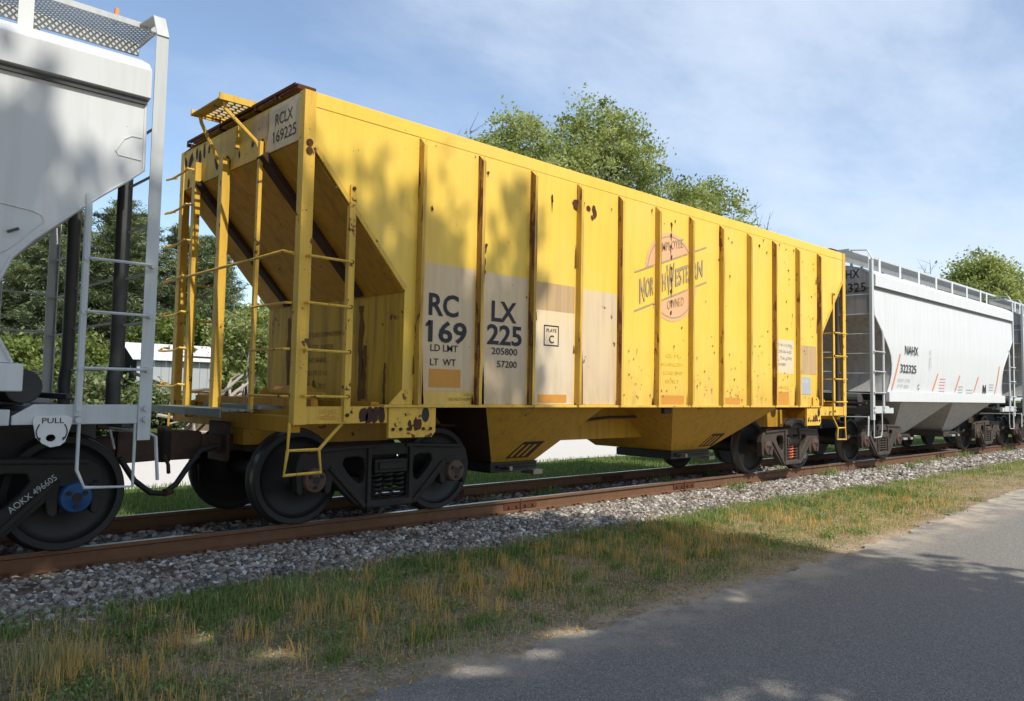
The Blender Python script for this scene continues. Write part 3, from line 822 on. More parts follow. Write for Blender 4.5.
        for k in range(4):
            xa = xe - d * (0.02 + 0.085 * k); xb2 = xa - d * 0.075
            pf.box(min(xa, xb2), max(xa, xb2), -0.75, 1.12, 1.165, 1.185)
        pf.box(min(xe - d * 0.36, xe - d * 0.37), max(xe - d * 0.36, xe - d * 0.37), -0.75, 1.12, 1.11, 1.187)
        pf.box(min(xe + d * 0.02, xe + d * 0.30), max(xe + d * 0.02, xe + d * 0.30), -0.75, 0.60, 1.185, 1.225)
        obj('crossover_platform', pf, M['platform'], root)
        # shelf of brake gear beams behind the posts
        sh = MB().box(min(xe + d * 0.25, xe + d * 0.33), max(xe + d * 0.25, xe + d * 0.33), -1.4, 1.4, 1.22, 1.30).box(min(xe + d * 0.95, xe + d * 1.05), max(xe + d * 0.95, xe + d * 1.05), -1.4, 1.4, 1.16, 1.28)
        sh.tube([(xe + d * 0.45, -1.3, 1.34), (xe + d * 0.45, -0.2, 1.36), (xe + d * 0.9, 0.1, 1.36)], 0.03, 8)
        sh.cyl((xe + d * 0.7, -0.55, 1.33), (xe + d * 0.7, 0.1, 1.33), 0.11, 14)
        sh.box(min(xe + d * 0.15, xe + d * 1.2), max(xe + d * 0.15, xe + d * 1.2), -0.28, 0.28, 1.13, 1.2)
        obj('brake_rigging', sh, M['yellow_slope'], root, smooth=False)
        # coupler
        cp = MB().box(min(xe - d * 0.28, xe + d * 0.1), max(xe - d * 0.28, xe + d * 0.1), -0.10, 0.10, 0.72, 0.90)
        cp.hexa([(xe - d * 0.28, -0.13, 0.66), (xe - d * 0.28, 0.13, 0.66), (xe - d * 0.62, 0.16, 0.66), (xe - d * 0.62, -0.20, 0.66)], [(xe - d * 0.28, -0.13, 0.94), (xe - d * 0.28, 0.13, 0.94), (xe - d * 0.62, 0.16, 0.96), (xe - d * 0.62, -0.20, 0.96)])
        cp.cyl((xe - d * 0.58, 0.1 * d, 0.62), (xe - d * 0.58, 0.1 * d, 0.99), 0.07, 12)
        cp.box(min(xe - d * 0.02, xe - d * 0.06), max(xe - d * 0.02, xe - d * 0.06), -0.24, 0.24, 0.62, 1.04)
        obj('coupler', cp, M['couple'], root, bevel=0.015)
        # roof end: running boards and cantilever platform
        rb = MB()
        for k in range(4):
            xa = xe + d * (0.02 + 0.055 * k)
            rb.box(xa - 0.018, xa + 0.018, -1.34, 1.34, H + 0.095, H + 0.11)
        rb.box(min(xe - d * 0.012, xe - d * 0.004), max(xe - d * 0.012, xe - d * 0.004), -1.35, 1.35, H + 0.085, H + 0.112)
        for yy in (-1.37, -0.9, -0.45, 0, 0.45, 0.9, 1.37):
            rb.box(min(xe + d * 0.0, xe + d * 0.2), max(xe + d * 0.0, xe + d * 0.2), yy - 0.015, yy + 0.015, H + 0.05, H + 0.094)
        obj('end_running_board', rb, M['rust'], root)
        zt = H + 0.13
        pfm = MB()
        x_o, x_i = xe - d * 0.36, xe + d * 0.05
        ya, yb = -0.38, 0.34
        pfm.box(min(x_o, x_i), max(x_o, x_i), ya - 0.02, ya, zt - 0.03, zt + 0.04)
        pfm.box(min(x_o, x_i), max(x_o, x_i), yb, yb + 0.02, zt - 0.03, zt + 0.04)
        pfm.box(min(x_o, x_o + d * 0.13), max(x_o, x_o + d * 0.13), ya, yb, zt - 0.02, zt - 0.01)
        pfm.box(min(x_i, x_i - d * 0.02), max(x_i, x_i - d * 0.02), ya, yb, zt - 0.03, zt + 0.03)
        rp = obj('roof_platform', pfm, M['yellow_frame'], root)
        gr = MB()
        n = 9
        for k in range(n + 1):
            yy = ya + (yb - ya) * k / n
            gr.box(min(x_o + d * 0.13, x_i), max(x_o + d * 0.13, x_i), yy - 0.012, yy + 0.012, zt, zt + 0.012)
        for k in range(5):
            xx = x_o + d * (0.15 + 0.085 * k)
            gr.box(xx - 0.012, xx + 0.012, ya, yb, zt + 0.013, zt + 0.024)
        obj('grating', gr, M['yellow_frame'], rp)
        for yy, y2 in ((-0.33, -0.60), (0.30, 0.36)):
            obj('platform_bracket', MB().tube([(x_o + d * 0.08, yy, zt - 0.02), (x_o + d * 0.10, yy, zt - 0.10), (xe - d * 0.03, y2, H - 0.33), (xe + d * 0.01, y2, H - 0.42)], 0.02, 6), M['yellow_frame'], rp, smooth=True)
        sb = MB().box(xe - 0.03, xe + 0.03, -0.09, -0.03, H - 0.28, H - 0.03)
        obj('small_step', sb, M['yellow_frame'], root, bevel=0.008)
    # stencils on the near end
    EX = XE + 0.012
    pt = MB().add([(EX - 0.004, -1.43, HB + 0.005), (EX - 0.004, -0.72, HB + 0.005), (EX - 0.004, -0.80, H - 0.20), (EX - 0.004, -0.78, H - 0.012), (EX - 0.004, -1.43, H - 0.012)], [(0, 1, 2, 3, 4)])
    obj('paint_patch', pt, M['tan'], root, fix=False)
    p2 = MB().add([(EX - 0.003, -0.76, HB + 0.18), (EX - 0.003, -0.42, HB + 0.2), (EX - 0.003, -0.42, H - 0.03), (EX - 0.003, -0.76, H - 0.02)], [(0, 1, 2, 3)])
    obj('paint_patch', p2, M['tan_dark'], root, fix=False)
    text('RCLX', 0.125, (EX - 0.008, -0.93, 4.07), (0, -1, 0), ZU, M['black'], root, width=0.36, bold=0.004)
    text('169225', 0.125, (EX - 0.008, -0.90, 3.895), (0, -1, 0), ZU, M['black'], root, width=0.47, bold=0.004)
    obj('lettering', MB().add([(EX - 0.008, -0.885, 3.99), (EX - 0.008, -0.885, 3.97), (EX - 0.008, -0.905, 3.995), (EX - 0.008, -0.905, 4.018)], [(0, 1, 2, 3)]), M['black'], root, fix=False)
    rnd = random.Random(12); st = MB()
    for yy, z, a, b in ((1.42, 4.16, .06, .08), (1.26, 4.15, .09, .10), (1.08, 4.2, .05, .08), (0.98, 4.13, .05, .12), (0.86, 4.19, .05, .09), (0.72, 4.19, .04, .06), (0.5, 3.99, .07, .11), (1.0, 3.9, .10, .12), (1.3, 3.88, .035, .1), (0.19, 3.92, .08, .12), (-.66, 4.06, .07, .10), (-.42, 4.0, .04, .05), (-.1, 3.95, .03, .05), (-0.67, 3.9, .06, .1)):
        blob(st, (EX - 0.002, yy, z), (0, -1, 0), ZU, a * 0.75, b * 0.8, rnd)
    tag(obj('rust_patches', st, M['rustbeam'], root, fix=False), kind='stuff')
    st = MB(); rnd = random.Random(31)
    for yy, z0_, z1_, wd in ((-0.72, 1.25, 2.35, .07), (-0.80, 1.3, 1.9, .05), (0.95, 1.2, 2.3, .06), (-1.2, 1.25, 1.7, .03), (0.3, 1.2, 1.5, .03)):
        n_ = 9; L_ = []; Rr = []
        for k in range(n_ + 1):
            z = z0_ + (z1_ - z0_) * k / n_
            L_.append((XI - 0.005, yy + wd * rnd.uniform(.35, 1), z)); Rr.append((XI - 0.005, yy - wd * rnd.uniform(.35, 1), z))
        b_ = len(st.v); st.v += L_ + Rr
        st.f += [(b_ + k, b_ + k + 1, b_ + n_ + 2 + k, b_ + n_ + 1 + k) for k in range(n_)]
    tag(obj('rust_streaks', st, M['rust_run'], root, fix=False), kind='stuff')
    # side stencils: patches
    y1, y2_, y3 = -W - 0.003, -W - 0.006, -W - 0.009
    def rect(x0, x1, z0, z1, mat, yy=y1, name='paint_patch'):
        return obj(name, MB().add([(x0, yy, z0), (x1, yy, z0), (x1, yy, z1), (x0, yy, z1)], [(0, 1, 2, 3)]), M[mat], root, fix=False)
    g = 0.054
    rect(ribs[0] + g, ribs[1] - g, 1.405, 2.80, 'tan')
    rect(ribs[1] + g, ribs[2] - g, 1.265, 2.79, 'tan')
    rect(ribs[2] + g, ribs[3] - g, 2.43, 2.78, 'tan_dark')
    rect(ribs[2] + g, ribs[3] - g, 1.265, 2.43, 'cream')
    rect(ribs[3] + g, ribs[4] - g, 1.265, 2.77, 'tan')
    rect(5.215, 5.66, 1.445, 1.645, 'orange', y2_, 'orange_square')
    rect(6.90, 7.42, 1.285, 1.385, 'orange', y2_, 'orange_square')
    rect(9.42, 10.02, 1.275, 1.40, 'orange', y2_, 'orange_square')
    rect(11.12, 11.62, 1.28, 1.38, 'orange', y2_, 'orange_square')
    rect(12.83, 13.28, 1.275, 1.50, 'orange', y2_, 'orange_square')
    rect(12.83, 13.46, 1.82, 2.42, 'cream')
    rect(ribs[10] + g + 0.03, ribs[11] - g - 0.02, 1.83, 2.36, 'tan_dark')
    rect(13.66, 14.12, 1.46, 1.78, 'greyprint', y2_, 'data_plate')
    text('||||||', 0.05, (13.70, y3, 1.68), XR, ZU, M['signwhite'], root, width=0.3)
    def T(b, size, x, z, width, mat='black', bold=0.0, **k): return text(b, size, (x, y3, z), XR, ZU, M[mat], root, width=width, bold=bold, **k)
    T('RC', 0.245, 5.19, 2.235, 0.42, bold=0.022)
    T('169', 0.235, 5.19, 1.945, 0.545, bold=0.022)
    def one_flag(x, z, hgt, w_):
        obj('lettering', MB().add([(x, y3, z + hgt * 0.80), (x, y3, z + hgt * 0.66), (x + w_, y3, z + hgt * 0.74), (x + w_, y3, z + hgt)], [(0, 1, 2, 3)]), M['black'], root, fix=False)
    one_flag(5.155, 1.945, 0.235, 0.05)
    T('LX', 0.245, 6.11, 2.235, 0.40, bold=0.022)
    T('225', 0.235, 6.045, 1.965, 0.56, bold=0.022)
    T('LD LMT', 0.078, 5.225, 1.84, 0.385, bold=0.008)
    T('LT  WT', 0.078, 5.225, 1.685, 0.36, bold=0.008)
    T('205800', 0.082, 6.12, 1.845, 0.415, bold=0.008)
    T('57200', 0.082, 6.21, 1.695, 0.32, bold=0.008)
    fr = MB()
    for a, b, c, d in ((6.99, 7.26, 1.99, 2.005), (6.99, 7.26, 2.235, 2.25), (6.99, 7.005, 2.005, 2.235), (7.245, 7.26, 2.005, 2.235)):
        fr.add([(a, y2_, c), (b, y2_, c), (b, y2_, d), (a, y2_, d)], [(0, 1, 2, 3)])
    obj('stencil_box', fr, M['black'], root, fix=False)
    T('C', 0.10, 7.085, 2.03, 0.085, bold=0.01); T('PLATE', 0.045, 7.035, 2.165, 0.18)
    # consolidated stencil, faint lines of capacity data
    for k, b in enumerate(('D W-1 K DN', 'CPR 86 4-82', '  1 TA-ON', 'BY 807')):
        T(b, 0.055, 12.88, 2.30 - 0.115 * k, 0.50 if k < 3 else 0.3, 'greyprint', bold=0.006)
    for k, b in enumerate(('CU FT', 'CAPACITY', 'LOAD LIMIT', 'BUILT')):
        T(b, 0.055, 9.50 + 0.06 * (k in (0, 3)), 1.96 - 0.125 * k, 0.50 if k in (1, 2) else 0.34, 'faint')
    T('DO NOT HUMP', 0.035, 5.50, 1.30, 0.32, 'ghost'); T('CO', 0.03, 5.72, 1.355, 0.08, 'ghost')
    T('PAINTED', 0.06, 12.86, 1.55, 0.42, 'faint')
    # sill lettering and inner wall data
    for k, b in enumerate(('DO NOT', 'UNCOUPLE')):
        text(b, 0.045, (3.90, -W - 0.004, 1.165 - 0.06 * k), XR, ZU, M['orange'], root, width=0.2)
    for k, b in enumerate(('5/12 CU FT LOAD COMPARTMENT', '3/ 16 PR STL  INSIDE', '5/8 X 4 SHT BRAKE', 'JOURNALS 70 12 1-2', '50 2 80  22 20 C', 'STENCILED BY 70  RCLX')):
        text(b, 0.062, (XI - 0.004, 0.72, 2.03 - 0.155 * k), (0, -1, 0), ZU, M['ghost'], root, width=(1.05, 0.85, 0.7, 0.72, 0.72, 1.05)[k])
    # the faded employee-owned emblem
    cx, cz, rad, sl_ = 9.70, 3.15, 0.66, 0.333
    ztop = lambda x: 3.12 + sl_ * (x - 8.80); zbot = lambda x: 2.57 + sl_ * (x - 8.80)
    def disc_part(r0, above, mat, yy, r_in=None):
        a0 = math.atan(sl_)
        offs = (ztop(cx) - cz) if above else (zbot(cx) - cz)
        pts = [(cx + r0 * math.cos(t), cz + r0 * math.sin(t)) for t in np.linspace(0, 2 * math.pi, 121)[:-1]]
        sel = [(x, z) for x, z in pts if (z > ztop(x) if above else z < zbot(x))]
        if above:
            k = next(i for i, p in enumerate(sel)); return sel
        return sel
    up = disc_part(rad, True, None, 0); dn = disc_part(rad, False, None, 0)
    def order(sel):
        # rotate so the arc is contiguous
        best = max(range(len(sel)), key=lambda i: math.dist(sel[i], sel[i - 1]))
        return sel[best:] + sel[:best]
    for arc in (order(up), order(dn)):
        m_ = MB(); m_.add([(x, y1 - 0.001, z) for x, z in arc], [tuple(range(len(arc)))])
        obj('emblem_disc', m_, M['pink'], root, fix=False)
        ln = MB(); ri, ro = 0.90, 0.93
        q = [((x - cx), (z - cz)) for x, z in arc]
        for (a, b), (c, d) in zip(q[:-1], q[1:]):
            pz = [(cx + a * ri, cz + b * ri), (cx + c * ri, cz + d * ri), (cx + c * ro, cz + d * ro), (cx + a * ro, cz + b * ro)]
            if all((z > ztop(x) if b > 0 and d > 0 and arc[0] in up or arc[0] in up else z < zbot(x)) for x, z in pz):
                ln.add([(x, y2_, z) for x, z in pz], [(0, 1, 2, 3)])
        if ln.v: obj('emblem_ring', ln, M['logo'], root, fix=False)
    for f_ in (ztop, zbot):
        bn = MB()
        for a, b in ((8.80, 9.25), (9.37, 10.11), (10.23, 10.62)):
            bn.add([(a, y2_, f_(a) - 0.012), (b, y2_, f_(b) - 0.012), (b, y2_, f_(b) + 0.014), (a, y2_, f_(a) + 0.014)], [(0, 1, 2, 3)])
        obj('emblem_line', bn, M['logo'], root, fix=False)
    def E_(b, size, x, width, zoff, bold): return text(b, size, (x, y3 - 0.002, zbot(x) + zoff), XR, ZU, M['logo'], root, width=width, bold=bold, slope=sl_, name='emblem_lettering')
    E_('N', 0.36, 8.915, 0.125, 0.09, 0.02); E_('OR', 0.27, 9.055, 0.19, 0.14, 0.02); E_('TH', 0.27, 9.37, 0.17, 0.13, 0.02)
    E_('W', 0.46, 9.56, 0.20, 0.05, 0.02); E_('EST', 0.27, 9.785, 0.27, 0.13, 0.02); E_('E', 0.27, 10.06, 0.05, 0.13, 0.02); E_('RN', 0.27, 10.24, 0.27, 0.12, 0.02)
    text('EMPLOYEE', 0.135, (9.38, y3 - 0.002, 3.49), XR, ZU, M['logo'], root, width=0.60, slope=0.25, name='emblem_lettering', bold=0.004)
    text('OWNED', 0.135, (9.58, y3 - 0.002, 2.66), XR, ZU, M['logo'], root, width=0.42, slope=0.25, name='emblem_lettering', bold=0.004)
    # rust spots on the side sheets
    rnd = random.Random(5); st = MB()
    spots = [(7.56 - 0.0, 3.86, .10, .065), (7.80, 3.85, .03, .05), (7.92, 3.83, .05, .07), (7.88, 3.74, .025, .035), (7.10, 3.86, .02, .05), (6.0, 3.1, .02, .03), (5.98, 2.9, .02, .05), (5.97, 3.02, .025, .04), (5.98, 2.8, .02, .04), (5.2, 3.4, .015, .03)]
    for k in range(9): spots.append((9.67 + rnd.uniform(-.01, .01), 2.62 + 0.165 * k, .022, .03))
    for k in range(110):
        b = rnd.choice((4, 4, 5, 6, 6, 7, 7, 8, 8, 9, 9, 10))
        spots.append((ribs[b] + rnd.uniform(.1, .72), 1.35 + abs(rnd.gauss(0, .55)), rnd.uniform(.004, .013), rnd.uniform(.005, .020)))
    for k in range(26):
        spots.append((rnd.choice(ribs[9:]) + rnd.uniform(.08, .75), rnd.uniform(2.4, 4.0), rnd.uniform(.005, .016), rnd.uniform(.006, .028)))
    for k in range(25):
        spots.append((rnd.uniform(5.1, 14.2), rnd.uniform(3.9, 4.12), rnd.uniform(.006, .02), rnd.uniform(.006, .02)))
    for x, z, a, b in spots:
        blob(st, (x, -W - 0.012, z), XR, ZU, a, b, rnd, 9)
        if rnd.random() < 0.45:
            ln = b * rnd.uniform(1.5, 5); st.add([(x - a * .5, -W - 0.012, z - b * .6), (x + a * .4, -W - 0.012, z - b * .6), (x + a * .1, -W - 0.012, z - b - ln)], [(0, 1, 2)])
    tag(obj('rust_patches', st, M['rust'], root, fix=False), kind='stuff')
    st2 = MB(); r2 = random.Random(41)
    for k in range(70):
        rx_ = r2.choice(ribs); x = rx_ + r2.choice((-.062, .075, .085)) + r2.uniform(-.02, .02); z = 1.262; ln = abs(r2.gauss(0, .28)) + .04; ww = r2.uniform(.006, .02)
        if r2.random() < .3: z = r2.uniform(1.5, 3.8); ln *= .7
        st2.add([(x - ww, -W - 0.0115, z), (x + ww, -W - 0.0115, z), (x + ww * .55, -W - 0.0115, z + ln * .6), (x - ww * .2, -W - 0.0115, z + ln), (x - ww * .7, -W - 0.0115, z + ln * .5)], [(0, 1, 2, 3, 4)])
    tag(obj('rust_streaks', st2, M['rust_run'], root, fix=False), kind='stuff')
    obj('brake_pipe', MB().tube([(5.6, -0.62, 0.98), (8.4, -0.60, 0.98), (9.4, -0.60, 1.05), (14.0, -0.62, 1.05)], 0.022, 8), M['couple'], root, smooth=True)
    sb = MB()
    for x in (3.69,):
        for z in (3.78, 3.70): sb.lathe_y([(0, 0), (0.035, 0), (0.035, 0.01), (0, 0.01)], 14, (x, -W - 0.026, z))
    obj('corner_bolts', sb, M['rust'], root)
    # scorched sill section near the bolster
    sc = MB(); rr = random.Random(4)
    for x in (4.40, 4.47, 4.54, 4.62): blob(sc, (x, -W - 0.004, 1.15), XR, ZU, 0.05, 0.085, rr)
    sc.v = [(x, yy, min(1.232, max(1.068, z))) for x, yy, z in sc.v]
    tag(obj('burnt_paint', sc, M['rustbeam'], root, fix=False), kind='stuff')
    # hopper bays below the sill
    def bay(a, b, c, d, zt, zb, yt, yb, name='hopper_bay'):
        bt = [(c, -yb, zb), (d, -yb, zb), (d, yb, zb), (c, yb, zb)]
        tp = [(a, -yt, zt), (b, -yt, zt), (b, yt, zt), (a, yt, zt)]
        o = obj(name, MB().hexa(bt, tp), M['hopper'], root)
        gt = MB().box(c - 0.04, d + 0.02, -yb - 0.03, 0.30, zb - 0.13, zb - 0.002)
        gt.cyl((c + 0.05, -yb - 0.06, zb - 0.05), (d - 0.05, -yb - 0.06, zb - 0.05), 0.018, 8)
        obj('outlet_gate', gt, M['wheel'], o, bevel=0.01)
        obj('gate_handle', MB().cyl((c + 0.2, -yb - 0.16, zb - 0.07), (c + 0.2, -yb + 0.02, zb - 0.07), 0.03, 10), M['tread'], o)
        obj('gate_bracket', MB().box(d - 0.15, d + 0.02, -yb - 0.14, -yb + 0.1, zb - 0.17, zb - 0.112), M['tread'], o)
        e_ = MB().add([(c + 0.25, -yb - 0.012, zb + 0.02), (c + 0.65, -yb - 0.012, zb + 0.02), (c + 0.75, -yb - 0.20, zb + 0.20), (c + 0.35, -yb - 0.20, zb + 0.20)], [(0, 1, 2, 3)])
        return o
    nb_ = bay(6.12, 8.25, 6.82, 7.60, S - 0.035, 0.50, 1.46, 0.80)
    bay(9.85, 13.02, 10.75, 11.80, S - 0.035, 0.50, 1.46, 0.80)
    nb_.data.materials.append(M['rustbeam'])  # near bay only: face towards -x coloured almost black
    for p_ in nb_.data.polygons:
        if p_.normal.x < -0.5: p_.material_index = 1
    def bay_mark(xl, xr, t0, t1, parent):
        # dark stencilled plate on the sloping side of a bay
        def pt(x, t, e): return (x, -1.46 + 0.66 * t - e * 0.74, S - 0.035 - (S - 0.535) * t - e * 0.67)
        m_ = MB().add([pt(xl, t1, .004), pt(xr, t1, .004), pt(xr + .12, t0, .004), pt(xl + .14, t0, .004)], [(0, 1, 2, 3)])
        pl_ = obj('stencil_plate', m_, M['rustbeam'], parent, fix=False)
        k_ = MB(); ww = xr - xl
        for q in (0.12, 0.40, 0.66):
            x0 = xl + ww * q
            k_.add([pt(x0, t1 - .03, .008), pt(x0 + .05, t1 - .03, .008), pt(x0 + .14, t0 + .05, .008), pt(x0 + .09, t0 + .05, .008)], [(0, 1, 2, 3)])
        tag(obj('stencil_strokes', k_, M['hopper'], parent, fix=False), kind='stuff')
    bay_mark(7.02, 7.42, 0.62, 0.93, nb_)
    bay_mark(11.45, 11.85, 0.62, 0.93, nb_)
    obj('centre_sill', MB().box(3.7, 15.5, -0.34, 0.34, 0.80, S - 0.04), M['hopper'], root)
    obj('sill_web', MB().box(7.7, 10.6, -0.42, 0.42, 0.715, S - 0.045), M['hopper'], root)
    obj('pipe_bracket', MB().box(9.62, 9.80, -1.47, -1.41, 1.13, 1.22), M['couple'], root)
    build_bogie(root, 4.995, 'cap', None, 'cast_shaded')
    build_bogie(root, XF - (4.995 - XE) - 0.15, 'cap', 'red')
    # air hose to the car ahead
    obj('air_hose', MB().tube([(3.42, -0.33, 0.80), (3.25, -0.35, 0.76), (3.14, -0.35, 0.62), (3.02, -0.35, 0.44), (2.90, -0.35, 0.355), (2.78, -0.35, 0.37), (2.62, -0.35, 0.50), (2.48, -0.35, 0.72)], 0.028, 10), M['rubber'], root, smooth=True)
    obj('hose_bracket', MB().tube([(2.98, -0.12, 0.70), (2.99, -0.2, 0.62), (2.96, -0.3, 0.55)], 0.02, 6), M['couple'], root)
    obj('hose_clamp', MB().cyl((2.90, -0.38, 0.365), (2.98, -0.33, 0.375), 0.04, 8), M['couple'], root)
    return root
build_yellow()

# ------------------------------------------------------------------ grey curved-side hopper cars
GL = 10.45
def build_grey(x0, caps='cap'):
    """car with ends at local x=0 and x=GL"""
    root = empty('covered_hopper_car', (x0, 0, 0))
    zs = [1.56, 1.75, 1.95, 2.15, 2.35, 2.5, 2.65, 2.8, 2.95, 3.08, 3.19, 3.40, 3.60, 3.78]
    ins = np.interp(zs, [1.55, 1.75, 2.0, 2.2, 2.35, 2.5, 2.66, 2.9, 3.08, 3.19, 4], [0.84, 0.95, 1.0, 0.97, 0.90, 0.77, 0.60, 0.34, 0.12, 0.0, 0.0])
    yv = np.interp(zs, [1.55, 2.0, 2.6, 3.2, 3.78], [1.455, 1.50, 1.535, 1.535, 1.515])
    a, b = 0.18, GL - 0.18
    for s in (-1, 1):
        nb = 5
        for k in range(1):
            mb = MB(); cols = 14
            for z, i_, y in zip(zs, ins, yv):
                for c in range(cols + 1):
                    t = c / cols
                    mb.v.append((a + i_ + (b - a - 2 * i_) * t, s * y, z))
            n = cols + 1
            mb.f = [(r * n + c, r * n + c + 1, (r + 1) * n + c + 1, (r + 1) * n + c) for r in range(len(zs) - 1) for c in range(cols)]
            obj('side_panel', mb, M['grey'], root, smooth=True)
        for xa, d in ((a, 1), (b, -1)):
            obj('side_edge', MB().tube([(xa + d * i_, s * y, z) for z, i_, y in zip(zs, ins, yv)], 0.014, 6), M['grey'], root, smooth=True)
        sm = MB().box(a + 0.78, b - 0.78, min(s * 1.44, s * 1.53), max(s * 1.44, s * 1.53), 1.345, 1.555)
        obj('side_sill', sm, M['grey'], root, bevel=0.01)
        ev = MB()
        pr = [(1.515, 3.785), (1.575, 3.80), (1.575, 4.03), (1.50, 4.11), (1.30, 4.21), (1.28, 4.20), (1.47, 4.06), (1.515, 4.0)]
        for x in (a - 0.02, b + 0.02): ev.v += [(x, s * p, z) for p, z in pr]
        k = len(pr)
        ev.f = [(j, (j + 1) % k, (j + 1) % k + k, j + k) for j in range(k)] + [tuple(range(k)), tuple(range(k, 2 * k))]
        obj('eave', ev, M['grey'], root, smooth=True)
        gv = MB().box(a, b, min(s * 1.50, s * 1.545), max(s * 1.50, s * 1.545), 3.745, 3.783)
        obj('eave_shade_strip', gv, M['dark_post'], root)  # dark strip below the eave lip, painted in for its shade
    rf = MB(); pr = [(-1.31, 4.205), (-1.0, 4.285), (-0.5, 4.355), (0, 4.38), (0.5, 4.355), (1.0, 4.285), (1.31, 4.205)]
    for x in (a - 0.02, b + 0.02): rf.v += [(x, p, z) for p, z in pr]
    k = len(pr); rf.f = [(j, j + 1, j + 1 + k, j + k) for j in range(k - 1)]
    obj('roof', rf, M['grey'], root, smooth=True)
    for xa, d in ((a, 1), (b, -1)):
        mb = MB(); ny = 9
        for z, i_, y in zip(zs, ins, yv):
            for c in range(ny):
                t = -1 + 2 * c / (ny - 1)
                bul = 0.12 * (1 - t * t) * min(1, i_ / 0.6)
                mb.v.append((xa + d * (i_ - bul), y * t * 0.997, z))
        mb.f = [(r * ny + c, r * ny + c + 1, (r + 1) * ny + c + 1, (r + 1) * ny + c) for r in range(len(zs) - 1) for c in range(ny - 1)]
        obj('end_sheet', mb, M['grey_end'], root, smooth=True)
        up = [(-1.53, 3.78), (1.53, 3.78), (1.545, 4.03), (1.3, 4.2), (1.0, 4.28), (0, 4.37), (-1.0, 4.28), (-1.3, 4.2), (-1.545, 4.03)]
        et = MB().add([(xa - d * 0.018, y, z) for y, z in up], [tuple(range(9))])
        obj('end_gable', et, M['grey_end'], root, fix=False)
        xe = xa - d * 0.10
        for s in (-1, 1):
            ld = empty('side_ladder', (0, 0, 0), root)
            # tall outer stile that bends in to the running board
            st = MB(); yo = s * 1.55
            st.box(xe - 0.05, xe + 0.05, min(yo, yo - s * 0.012), max(yo, yo - s * 0.012), 0.96, 4.36)
            st.box(min(xe - d * 0.05, xe - d * 0.04), max(xe - d * 0.05, xe - d * 0.04), min(yo - s * 0.012, yo - s * 0.06), max(yo - s * 0.012, yo - s * 0.06), 0.96, 4.36)
            st.slab([(xe - 0.05, yo, 4.36), (xe + 0.05, yo, 4.36), (xe + 0.05, s * 1.44, 4.56), (xe - 0.05, s * 1.44, 4.56)], 0.012)
            st.slab([(xe - 0.05, s * 1.44, 4.56), (xe + 0.05, s * 1.44, 4.56), (xe + 0.05, s * 1.06, 4.60), (xe - 0.05, s * 1.06, 4.60)], 0.012)
            obj('stile', st, M['grey_post'], ld)
            xi = xe + d * 0.50
            s2 = MB().tube([(xi, yo, 1.16), (xi, yo, 2.78), (xi, yo - s * 0.02, 2.90), (xi + d * 0.02, yo - s * 0.10, 3.0)], 0.028, 8)
            obj('stile', s2, M['grey_post'], ld, smooth=True)
            for z in (2.40, 1.98, 1.535):
                obj('rung', MB().tube([(xi, yo + s * 0.0, z), (xi - d * 0.02, yo + s * 0.045, z), (xe + d * 0.02, yo + s * 0.045, z), (xe, yo, z)], 0.013, 6), M['grey_post'], ld, smooth=True)
            bl = MB()
            for z in (2.40, 1.98, 1.535, 1.22, 1.13):
                for x in (xi, xe): bl.cyl((x, yo, z), (x, yo + s * 0.035, z), 0.024, 8)
            tag(obj('bolts', bl, M['grey_post'], ld), kind='stuff')
            # end pipe and grab irons across the end
            pm = M['dark_post']
            obj('end_pipe', MB().tube([(xe + d * 0.01, s * 0.78, 1.05), (xe + d * 0.02, s * 0.78, 1.45), (xe + d * 0.0, s * 0.78, 1.6), (xe, s * 0.78, 3.75)], 0.062, 14), pm, root, smooth=True)
            for z in (3.62, 3.20, 2.78, 2.36, 1.94):
                obj('end_rung', MB().tube([(xe + d * 0.02, s * 1.52, z), (xe - d * 0.03, s * 1.5, z), (xe - d * 0.03, s * 0.84, z), (xe, s * 0.80, z)], 0.012, 6), M['grey_post'], root, smooth=True)
            # end sill plate, stirrup
            pl = [(xe + d * 0.94, 1.095), (xe + d * 0.94, 1.16), (xe + d * 0.80, 1.25), (xe - d * 0.04, 1.25), (xe - d * 0.04, 1.095)]
            obj('sill_plate', MB().prism_xz(pl, s * 1.50, s * 1.535), M['grey_post'], root, bevel=0.006)
            obj('sill_plate', MB().box(min(xe + d * 0.95, xe + d * 1.12), max(xe + d * 0.95, xe + d * 1.12), min(s * 1.44, s * 1.52), max(s * 1.44, s * 1.52), 1.09, 1.21), M['grey_post'], root, bevel=0.008)
            obj('stirrup_step', MB().tube([(xi - d * 0.02, s * 1.52, 1.10), (xi - d * 0.02, s * 1.52, 0.74), (xi + d * -0.08, s * 1.52, 0.60), (xe + d * 0.06, s * 1.52, 0.585), (xe + d * 0.06, s * 1.52, 1.10)], 0.014, 8), M['grey_post'], root, smooth=True)
        for z in (1.98, 1.55, 2.40):
            obj('end_handrail', MB().tube([(xe, -0.78, z), (xe - d * 0.04, -0.7, z), (xe - d * 0.04, 0.7, z), (xe, 0.78, z)], 0.012, 6), M['grey_post'], root, smooth=True)
        es = MB().box(min(xe + d * 0.02, xe + d * 0.16), max(xe + d * 0.02, xe + d * 0.16), -1.50, 1.50, 1.06, 1.20)
        es.box(min(xe, xe + d * 2.0), max(xe, xe + d * 2.0), -0.3, 0.3, 0.72, 1.14)
        obj('end_sill', es, M['dark_post'], root, bevel=0.01)
        dk = MB().cyl((xe + d * 0.75, -0.95, 1.38), (xe + d * 0.75, 0.1, 1.38), 0.14, 16).box(min(xe + d * 0.5, xe + d * 1.1), max(xe + d * 0.5, xe + d * 1.1), 0.2, 0.8, 1.2, 1.5)
